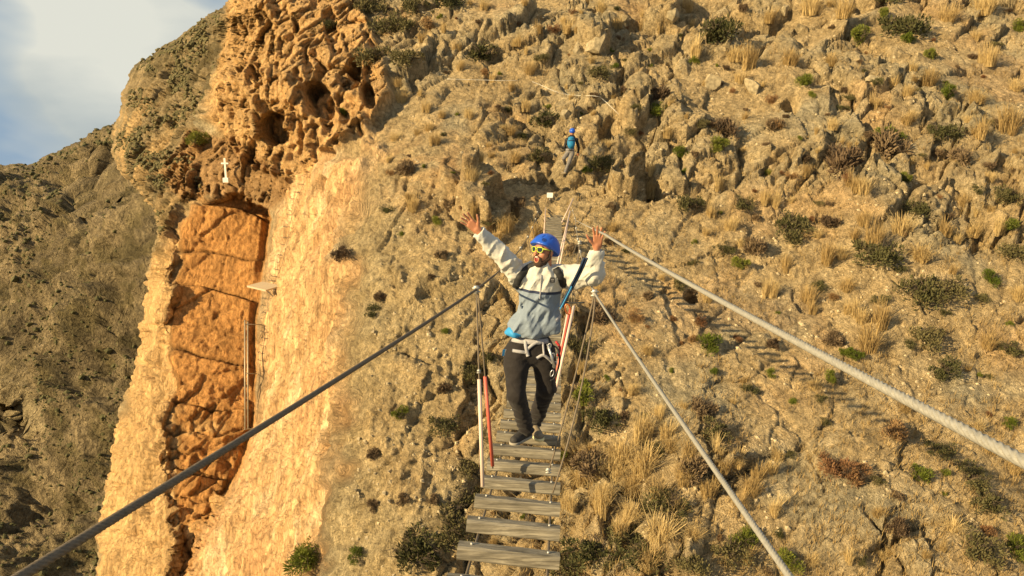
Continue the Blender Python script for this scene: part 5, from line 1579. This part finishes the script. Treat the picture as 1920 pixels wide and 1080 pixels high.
    zR = deckZ(6.35) + .010; heelR = P(992, 822, 6.95)
    shoe(heelR, P(950, 830, 6.68), anR, None, (M['shoe'], M['sole'], M['sole']), deck(6.35, 0).z + .012)
    heelL = P(996, 797, 7.2)
    shoe(heelL, P(1016, 812, 6.95), anL, None, (M['shoe_tan'], M['sole_pale'], M['shoe']), deck(6.9, 0).z + .03)
    # ---- harness
    hr = ribbon(tb, [(948, 634), (965, 637), (985, 640), (1010, 641), (1038, 637)], .045, M['grey_web'], 'harness', root, .008)
    for pix, w_ in (([(985, 636), (986, 650), (990, 668)], .030), ([(989, 655), (998, 647), (1008, 641)], .026), ([(960, 657), (972, 659), (986, 661)], .028),
                    ([(1006, 672), (1018, 666), (1028, 672), (1036, 680)], .026), ([(1018, 640), (1019, 654), (1020, 666)], .018)):
        o_ = ribbon(tb, pix, w_, M['grey_web'], 'leg_strap', hr, .009)
    mb = MB()
    for (x, y, d_) in ((1030, 650, 6.5), (1036, 668, 6.5), (1040, 684, 6.52), (1035, 700, 6.53)):
        c_ = P(x, y, d_); mb.tube([c_ + Vector((.014 * math.cos(a_) + .006 * math.sin(a_), 0, .030 * math.sin(a_))) for a_ in np.linspace(0, 6.283, 13)], .0048, 6, False)
    mb.tube([P(1027, 645, 6.5), P(1034, 668, 6.49), P(1040, 690, 6.5)], .012, 6); g_ = mb.build('carabiners', M['alloy'], hr, og)
    mb = MB(); mb.tube(catmull([P(1032, 646, 6.52), P(1046, 655, 6.53), P(1049, 680, 6.54), P(1040, 708, 6.54), P(1032, 714, 6.53)], 5), .009, 6); mb.build('gear_cord', M['black'], hr, og)
    mb = MB(); mb.tube(catmull([P(1042, 640, 6.56), P(1050, 652, 6.56), P(1046, 668, 6.56)], 4), .012, 6); mb.build('red_sling', M['red_gear'], hr, og)
    # ---- backpack with its shoulder straps, and the lanyard: carried things of their own
    bp_o = P(1013, 550, 6.86)
    pack = empty('backpack', tuple(bp_o), "black backpack worn on the laughing man's back, straps over both shoulders", 'backpack')
    vp = Vol(bp_o - Vector((.3, .3, .4)), bp_o + Vector((.3, .3, .4)), .010)
    vp.ell(bp_o + Vector((0, .03, -.02)), (.155, .105, .25), None, .03); vp.ell(bp_o + Vector((0, .11, -.08)), (.11, .06, .13), None, .03)
    vp.offset(lambda p: .006 * fbm((p * 9).astype(np.float32), 2, 9))
    obj('pack', *vp.mesh(1), M['black'], pack, tuple(bp_o))
    for pix in ([(1003, 496), (990, 503), (976, 518), (968, 534), (966, 546)], [(1041, 503), (1050, 516), (1056, 532), (1059, 550), (1058, 566), (1054, 580)]):
        ribbon(jb, pix, .062, M['black'], 'shoulder_strap', pack, .006, 5, .006, tuple(bp_o))
    ribbon(jb, [(1056, 582), (1050, 592), (1043, 602)], .022, M['grey_web'], 'adjuster', pack, .008, 5, .003, tuple(bp_o))
    la = P(1056, 572, 6.33)
    lan = empty('lanyard', tuple(la), "dark blue safety lanyard running up the laughing man's left arm with orange carabiner", 'lanyard')
    lp = [P(1052, 576, 6.36), P(1062, 556, 6.34), P(1072, 538, 6.30), P(1084, 515, 6.20), P(1092, 498, 6.10), P(1098, 484, 6.05)]
    mb = MB()
    cc = catmull(lp, 8)
    for k in (-1, 1): mb.tube([p_ + Vector((.011 * k, 0, 0)) for i, p_ in enumerate(cc)], .0105, 7)
    mb.build('webbing', M['navy'], lan, tuple(la))
    mb = MB(); mb.tube(catmull([P(1050, 580, 6.34), P(1060, 561, 6.32), P(1072, 537, 6.28)], 5), .005, 6); mb.build('trim', M['bright_blue'], lan, tuple(la))
    mb = MB(); mb.tube(catmull([P(1056, 567, 6.36), P(1075, 568, 6.33), P(1096, 567, 6.3)], 5), .008, 6); mb.build('strap_tail', M['black'], lan, tuple(la))
    c_ = P(1065, 580, 6.32); mb = MB(); mb.tube([c_ + Vector((.022 * math.cos(a_) - .01 * math.sin(a_), 0, .045 * math.sin(a_))) for a_ in np.linspace(0, 6.283, 17)], .0065, 6, False)
    mb.build('carabiner', M['orange_metal'], lan, tuple(la))

def bvh_of_pts(v, q):
    return BVHTree.FromPolygons([tuple(p) for p in v], [tuple(int(i) for i in f_) for f_ in q])

def build_climber():
    q0, _ = at_grid(1062, 324); D = min(proj(q0)[2], 31.5)
    k = D / 31.0
    def J(x, y, dd=0.0): return P(x, y, D - 0.55 + dd)
    foot = J(1066, 322)
    root = empty('person', tuple(foot), 'distant climber in blue helmet seen from behind, scrambling up above the bridge end', 'person')
    og = np.array(foot); h = .016
    hd = J(1073, 248, .1); nk = J(1072, 256, .1); pv = J(1069, 283, 0)
    sL, sR = J(1063, 262, .1), J(1081, 262, .1)
    eL, wL = J(1059, 275, .2), J(1064, 286, .45); eR, wR = J(1085, 276, .25), J(1084, 288, .5)
    hL, kL, aL = J(1065, 286), J(1057, 297, -.05), J(1060, 308, .35); hR, kR, aR = J(1073, 287), J(1067, 304, -.1), J(1060, 322, -.1)
    M['teal'] = plain('teal_cloth', (0.01, 0.17, 0.36), 0.7, var=0.2); M['grey_trouser'] = plain('grey_trouser_cloth', (0.17, 0.155, 0.145), 0.85, var=0.2)
    def vol(hh=h): return Vol(og + np.array([-.9, -.9, -.3]), og + np.array([.9, 1.3, 2.2]), hh)
    v = vol(.018)
    v.ell(hd, (.085, .1, .12), None, .03); v.cone(hd, nk - Vector((0, 0, .03)), .055, .06, .03); v.cone(nk - Vector((0, 0, .1)), pv, .13, .12, .05)
    for a, b, ra, rb_ in ((sL, eL, .05, .04), (eL, wL, .04, .028), (sR, eR, .05, .04), (eR, wR, .04, .028), (hL, kL, .075, .055), (kL, aL, .055, .04), (hR, kR, .075, .055), (kR, aR, .055, .04)): v.cone(a, b, ra, rb_, .02)
    ps = [v.mesh(1)]
    for w_, e_, t_ in ((wL, eL, 1), (wR, eR, -1)): ps.append(hand_vol(w_, w_ - e_, Vector((t_, 0, .3)), (0, 1, -.4), 1.0, e_, .006, .5))
    obj('body', *join(ps), M['skin'], root, og)
    v = vol(); v.cone(nk - Vector((0, 0, .09)), pv + Vector((0, 0, .08)), .165, .15, .05); v.cone(sL, sR, .075, .075, .04)
    for a, b in ((sL, eL), (sR, eR)): v.cone(a, b, .068, .055, .03)
    for a, b in ((eL, wL), (eR, wR)): v.cone(a, a.lerp(b, .8), .055, .042, .03)
    v.offset(lambda p: -.012 * fbm((p * 8).astype(np.float32), 2, 5, ridged=True)); obj('jacket', *v.mesh(1), M['black'], root, og)
    v = vol(); v.ell(pv, (.17, .13, .14), None, .05)
    for a, b, c_ in ((hL, kL, aL), (hR, kR, aR)): v.cone(a, b, .105, .078, .04); v.cone(b, c_, .076, .055, .03)
    v.offset(lambda p: -.012 * fbm((p * 8).astype(np.float32), 2, 6, ridged=True)); obj('trousers', *v.mesh(1), M['grey_trouser'], root, og)
    v = vol(); v.ell(hd + Vector((0, 0, .045)), (.125, .145, .13), None, .02); v.cut(hd + Vector((0, 0, -.01)), (0, .2, -1)); obj('helmet', *v.mesh(1), M['helmet_blue'], root, og)
    for a, d in ((aL, Vector((.0, .2, -.02))), (aR, Vector((-.12, .17, -.02)))):
        v = vol(.013); v.cone(a + Vector((0, -.03, -.05)), a + d + Vector((0, 0, -.05)), .05, .045, .02); v.cut(a + Vector((0, 0, -.09)), (0, 0, -1)); obj('shoe', *v.mesh(1), M['shoe_tan'], root, og)
    v = vol(); mb = MB(); mb.tube([pv + Vector((.17 * math.cos(t), .14 * math.sin(t), .07)) for t in np.linspace(0, 6.283, 17)], .02, 6, False); mb.build('harness', M['grey_web'], root, og)
    bo = J(1071, 268, -.2)
    pk = empty('backpack', tuple(bo), "bright teal backpack on the distant climber's back", 'backpack')
    v = Vol(bo - Vector((.4,) * 3), bo + Vector((.4,) * 3), .013)
    v.ell(bo, (.165, .12, .25), None, .03); v.ell(bo + Vector((0, -.09, -.06)), (.11, .06, .12), None, .03); v.ell(bo + Vector((0, 0, .19)), (.13, .11, .07), None, .03)
    obj('pack', *v.mesh(1), M['teal'], pk, tuple(bo))
    mb = MB()
    for s in (-1, 1):
        mb = MB(); mb.tube([bo + Vector((.11 * s, .0, .2)), bo + Vector((.12 * s, .18, .22)), bo + Vector((.13 * s, .3, .05))], .018, 6)
        mb.build('shoulder_strap', M['black'], pk, tuple(bo))
    for c_, w_ in ((bo + Vector((0, -.10, .10)), .16),): 
        mb = MB(); mb.box(c_, Vector((.13, 0, 0)), Vector((0, .03, 0)), Vector((0, 0, .012)), .004); mb.build('buckle_strap', M['black'], pk, tuple(bo))
build_man()
build_climber()
